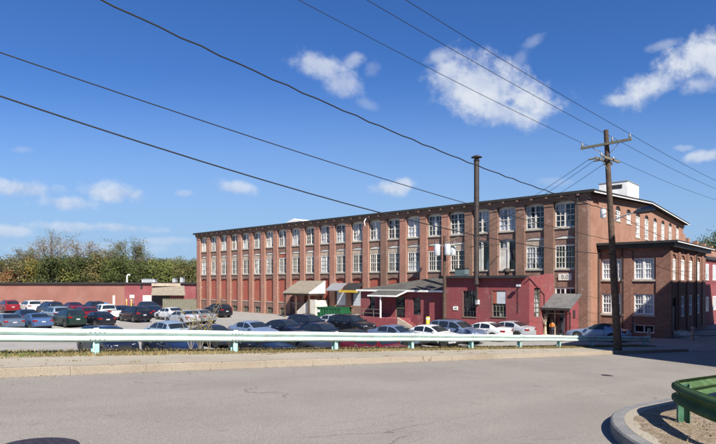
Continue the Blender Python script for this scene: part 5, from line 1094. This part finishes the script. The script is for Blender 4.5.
# ------------------------------------------------------------------ trees, far woods, verge
def leafquad(mb, p, s, mi):
    a = Vector((R.gauss(0, 1), R.gauss(0, 1), R.gauss(0, 1))).normalized(); b_ = a.cross(Vector((R.gauss(0, 1), R.gauss(0, 1), R.gauss(0, 1)))).normalized(); c_ = a.cross(b_)
    l, w_ = s * R.uniform(.7, 1.3), s * R.uniform(.4, .8)
    mb.add([p - b_ * l, p + c_ * w_, p + b_ * l, p - c_ * w_], [(0, 1, 2, 3)], mi)
def tree(name, label, x, y, h, cw, leaves, nleaf, lsize, grp='trees behind the low building', z0=0.0, low=.25, limbs=9, twig=5, fat=1.0):
    o = thing(name, label, 'tree', (x, y, z0), 0, grp); tr = MB(); cr = MB(); tips = []
    lx, ly = R.uniform(-.4, .4), R.uniform(-.4, .4); sp_ = [Vector((lx * (k / 6) ** 2, ly * (k / 6) ** 2, h * .88 * k / 6)) for k in range(7)]
    rb_ = (h * .018 + .06) * fat; tr.tube(sp_, [rb_ * (1 - .85 * k / 6) for k in range(7)], 8)
    for i in range(limbs):
        f_ = low + (.88 - low) * (i + R.random()) / limbs; p0 = sp_[0].lerp(sp_[6], f_) ; a = i * 2.4 + R.uniform(-.5, .5)
        u_ = (f_ - low) / (.88 - low); ln = cw * (.55 + .5 * math.sin(math.pi * min(1, .25 + u_ * .75))) * R.uniform(.75, 1.1)
        d_ = Vector((math.cos(a), math.sin(a), R.uniform(.35, .95) + u_ * .6)).normalized(); p1 = p0 + d_ * ln * .5; p2 = p0 + d_ * ln + Vector((0, 0, ln * .12)); r0 = rb_ * .42 * (1 - f_ * .6)
        tr.tube([p0, p1, p2], [r0, r0 * .6, r0 * .18], 5)
        for q in range(twig):
            s_ = p0.lerp(p2, R.uniform(.3, 1)); e = s_ + (d_ + Vector((R.gauss(0, .7), R.gauss(0, .7), R.gauss(.25, .5)))).normalized() * ln * R.uniform(.25, .55); tr.tube([s_, s_.lerp(e, .5) + Vector((R.gauss(0, .1), R.gauss(0, .1), .05)), e], [r0 * .32, r0 * .2, r0 * .06], 4); tips += [e, s_.lerp(e, .6)]
            for _ in range(2):
                e2 = s_.lerp(e, R.uniform(.4, .9)); e3 = e2 + Vector((R.gauss(0, .5), R.gauss(0, .5), R.gauss(.35, .4))).normalized() * ln * .22; tr.tube([e2, e3], [r0 * .12, r0 * .04], 3); tips.append(e3)
    tips.append(sp_[6]); per = max(1, nleaf // len(tips))
    for p in tips:
        mi = 0 if R.random() < .72 else R.randrange(len(leaves)); sc = cw * (.15 if fat == 1 else .085)
        for _ in range(per):
            leafquad(cr, p + Vector((R.gauss(0, sc), R.gauss(0, sc), R.gauss(0, sc * .75))), lsize, mi if R.random() < .9 else R.randrange(len(leaves)))
    tr.build('trunk', M['bark'], o); cr.build('crown', [LF[l] for l in leaves], o); return o
TREES = [
 (52, 122, 232, 7.20, ('tan', 'olive'), 4420, 0.115, 'tall half bare grey tree rising highest at left'), (84, 124, 239, 6.50, ('tan', 'gold'), 3460, 0.115, 'spreading half bare tree right of the tallest one'), (27, 120, 245, 5.00, ('gold', 'tan', 'olive'), 5700, 0.115, 'thin yellowish tree left of the tallest bare tree'),
 (112, 124, 240, 4.60, ('olive', 'tan'), 3780, 0.115, 'sparse olive tree with feathery top left of the green gold pair'), (133, 120, 238, 6.00, ('olive', 'gold', 'green'), 6660, 0.115, 'feathery olive gold tree rising above the far woods'), (66, 128, 250, 4.40, ('tan', 'olive'), 3140, 0.115, 'slight bare tree between the two tall bare trees'),
 (3, 116, 264, 4.97, ('olive', 'tan', 'gold'), 5979, 0.17, 'low olive tree at the left edge of the photo'), (13, 112, 277, 3.31, ('red', 'red', 'tan'), 5060, 0.17, 'rusty red bush tree above the roof at far left'), (40, 114, 267, 3.50, ('yellow', 'gold', 'olive'), 5060, 0.17, 'yellow leaved tree above the salmon roof'),
 (55, 112, 262, 4.23, ('dark', 'green', 'olive'), 8280, 0.17, 'dense dark green tree below the tallest bare tree'), (71, 113, 266, 3.50, ('lime', 'yellow', 'olive'), 5979, 0.17, 'bright yellow green tree above the salmon roof'), (87, 114, 262, 4.42, ('dark', 'olive', 'gold'), 8280, 0.17, 'dense dark olive tree below the spreading bare tree'),
 (103, 113, 260, 4.05, ('gold', 'olive', 'dark'), 6899, 0.17, 'golden olive tree left of the dark green thicket'), (122, 113, 264, 4.23, ('green', 'dark', 'olive'), 7819, 0.17, 'green bushy tree behind the colour change of the long wall'), (27, 113, 269, 3.86, ('olive', 'dark', 'tan'), 5979, 0.17, 'dull olive tree between the rusty bush and yellow tree'),
 (143, 115, 269, 4.05, ('dark', 'green', 'olive'), 7359, 0.17, 'dark green tree above the white roof unit'), (163, 117, 267.5, 4.23, ('lime', 'green', 'olive'), 7359, 0.17, 'light green tree above the dock awning'), (184, 118, 270, 4.23, ('olive', 'green', 'gold'), 6899, 0.17, 'olive green tree next to the left end of the mill'),
]
for i, (px, D, py, cw, lv, nl_, ls, lab) in enumerate(TREES):
    dens = ls > .12; h = zat(py + (0 if dens else 6), D) / .97; cw *= 1 if dens else .85
    tree('deciduous_tree' if dens else 'half_bare_tree', lab, at(px, D), D, h, cw, lv, nl_, ls, low=.12 if dens else .3, limbs=13 if dens else 14, twig=5 if dens else 9, fat=1.0 if dens else 1.7)
tree('deciduous_tree', 'green tree beyond the roofs at the right edge of the photo', at(719, 120), 120, zat(234, 120), 5.5, ('green', 'olive', 'lime'), 9000, .18, 'trees at the right edge', low=.2, limbs=14)
# wooded rise behind
hb = MB(); vs = []; nx, ny = 40, 14
def hillz(x, y): return 0.5 + 11.5 * clamp((y - 150) / 150, 0, 1) ** .8 + 2.2 * mnoise.noise((x * .012, y * .012, 1)) + clamp((x + 160) / 120, 0, 1) * 1.2
for i in range(nx + 1):
    for j in range(ny + 1): x = -460 + 560 * i / nx; y = 140 + 300 * j / ny; vs.append((x, y, hillz(x, y) - (3 if j == 0 else 0)))
hb.add(vs, [(i * (ny + 1) + j, (i + 1) * (ny + 1) + j, (i + 1) * (ny + 1) + j + 1, i * (ny + 1) + j + 1) for i in range(nx) for j in range(ny)], 0, True); tag(hb.build('hill', M['ground']), kind='structure')
fw_ = MB(); pool = ['dark', 'green', 'olive', 'gold', 'olive', 'tan', 'lime', 'red']
for i in range(760):
    px = R.uniform(-40, 215); D = R.choice((150, 170, 200, 240, 280, 310, 330)) + R.uniform(-8, 8); x = at(px, D); z = hillz(x, D); mi = R.choices(range(8), (5, 5, 6, 3, 4, 2, 2, .6))[0]; r_ = R.uniform(2.2, 3.8)
    for _ in range(75):
        d_ = Vector((R.gauss(0, 1), R.gauss(0, 1), R.gauss(0, 1))).normalized() * r_ * R.uniform(.55, 1.05); leafquad(fw_, Vector((x + d_.x, D + d_.y, z + r_ * .8 + d_.z * .95)), .36, mi if R.random() < .95 else R.randrange(7))
tag(fw_.build('far_woods', [LF[l] for l in pool]), 'distant mixed autumn woods on the low rise at left', 'woods', None, 'stuff')
# verge grass along the rail, tufts at kerb and on the island
gb = MB()
def blade(x, y, z, h, mi):
    a = R.uniform(0, 6.28); w_ = R.uniform(.007, .018); dx_, dy_ = math.cos(a) * w_, math.sin(a) * w_; lx, ly = R.gauss(0, h * .45), R.gauss(0, h * .45)
    gb.add([(x - dx_, y - dy_, z), (x + dx_, y + dy_, z), (x + lx, y + ly, z + h)], [(0, 1, 2)], mi)
for i in range(52000):
    t = -8 + 47 * R.random() ** 1.25; s = R.uniform(SG - .5, SW + .22) if R.random() < .8 else R.gauss(SR - .1, .25)
    dn = mnoise.noise((t * .55, s * 1.2, 0)); 
    if dn < -.45: continue
    g_ = clamp(1.0 - (t - 1.2) * .35, .06, .85) * (1 if dn > 0 else .6); r_ = R.random(); mi = 0 if r_ < g_ else (1 if r_ < g_ + (1 - g_) * .5 else 2)
    h = R.uniform(.03, .085) * (1.2 if t < 6 else 1); x, y = P(t, s); z = zground(t, s) - .01 + (.05 if SW < s else 0); blade(x, y, z, h, mi)
for i in range(5200):
    t, s = CT + R.uniform(-3.6, 12), CS + R.uniform(-3.9, 3)
    if (t - CT < 0 and (t - CT) ** 2 + (s - CS) ** 2 > (CR - .45) ** 2) or mnoise.noise((t * 1.3, s * 1.3, 7)) < .0: continue
    x, y = P(t, s); blade(x, y, zst(t) + KH - .01, R.uniform(.015, .06), 2 if R.random() < .7 else 1)
for c_t, c_s in [(R.uniform(-6, 25), R.uniform(SW + .1, SK - .3)) for _ in range(26)]:
    for _ in range(22): t, s = c_t + R.gauss(0, .12), c_s + R.gauss(0, .03); x, y = P(t, s); blade(x, y, zst(t) + KH - .01, R.uniform(.015, .05), R.choice((1, 2, 2)))
tag(gb.build('verge_grass', [LF['grass'], LF['dry'], LF['brown']]), 'short green and dry grass along the guardrail', 'grass', None, 'stuff')
lt = MB()
def flake(x, y, z, sz, mi):
    a = R.uniform(0, 6.28); ca, sa = math.cos(a), math.sin(a); l, w_ = sz * R.uniform(.6, 1.3), sz * R.uniform(.35, .7); h0, h1 = R.uniform(.002, .012), R.uniform(.002, .02)
    lt.add([(x - ca * l, y - sa * l, z + h0), (x - sa * w_, y + ca * w_, z + h1), (x + ca * l, y + sa * l, z + h0), (x + sa * w_, y - ca * w_, z + .003)], [(0, 1, 2, 3)], mi)
for i in range(9500):
    t, s = CT + R.uniform(-3.9, 8), CS + R.uniform(-4.2, 2)
    if t < CT and (t - CT) ** 2 + (s - CS) ** 2 > (CR - .3) ** 2 or s < CS - CR + .3: continue
    x, y = P(t, s); flake(x, y, zst(t) + KH + .004, R.uniform(.006, .022), R.choice((0, 1, 1, 2)))
for i in range(1500):
    t = R.uniform(-4, 36); s = R.choice((R.uniform(SK + .01, SK + .14), R.uniform(SW - .1, SW + .25), R.gauss(SK + .1, .5), R.uniform(SW, SK))); x, y = P(t, s); z = zst(t) + (KH if s < SK else 0); flake(x, y, z + .003, R.uniform(.01, .03), R.choice((0, 1, 2)))
tag(lt.build('leaf_litter', [LF['dry'], LF['brown'], LF['gold']]), 'small dry leaves and twigs scattered on the verge and island', 'leaves', None, 'stuff')
# roadside sapling with yellow leaves at the rail
def sapling(px, Y, h, label, n, lv):
    x = at(px, Y); t, s = TS(x, Y); o = thing('roadside_weed', label, 'plant', (x, Y, zground(t, s) - .02), 0, 'weeds at the guardrail'); tr, cr = MB(), MB()
    for i in range(n):
        a = R.uniform(0, 6.28); l = h * R.uniform(.6, 1.05); e = Vector((math.cos(a) * l * .42, math.sin(a) * l * .3, l * .92)); m_ = e * .5 + Vector((0, 0, l * .12)); tr.tube([(0, 0, 0), m_, e], [.012, .008, .003], 5)
        for q in range(4):
            s_ = m_.lerp(e, R.random()); f_ = s_ + Vector((R.gauss(0, .12), R.gauss(0, .1), R.uniform(.02, .2))); tr.tube([s_, f_], [.004, .002], 4)
            for _ in range(5): leafquad(cr, s_.lerp(f_, R.random()) + Vector((R.gauss(0, .03), R.gauss(0, .03), R.gauss(0, .03))), .026, R.randrange(len(lv)))
    tr.build('stem', M['bark'], o); cr.build('leaves', [LF[l] for l in lv], o)
sapling(200, 16.0, 1.75, 'tall leggy weed with yellow leaves leaning over the guardrail', 11, ('yellow', 'yellow', 'olive', 'tan')); sapling(191, 15.8, 1.15, 'shorter twiggy weed beside the leggy yellow one', 7, ('tan', 'yellow', 'olive')); sapling(210, 16.2, 1.2, 'small yellow leaved weed right of the leggy one', 6, ('yellow', 'tan'))
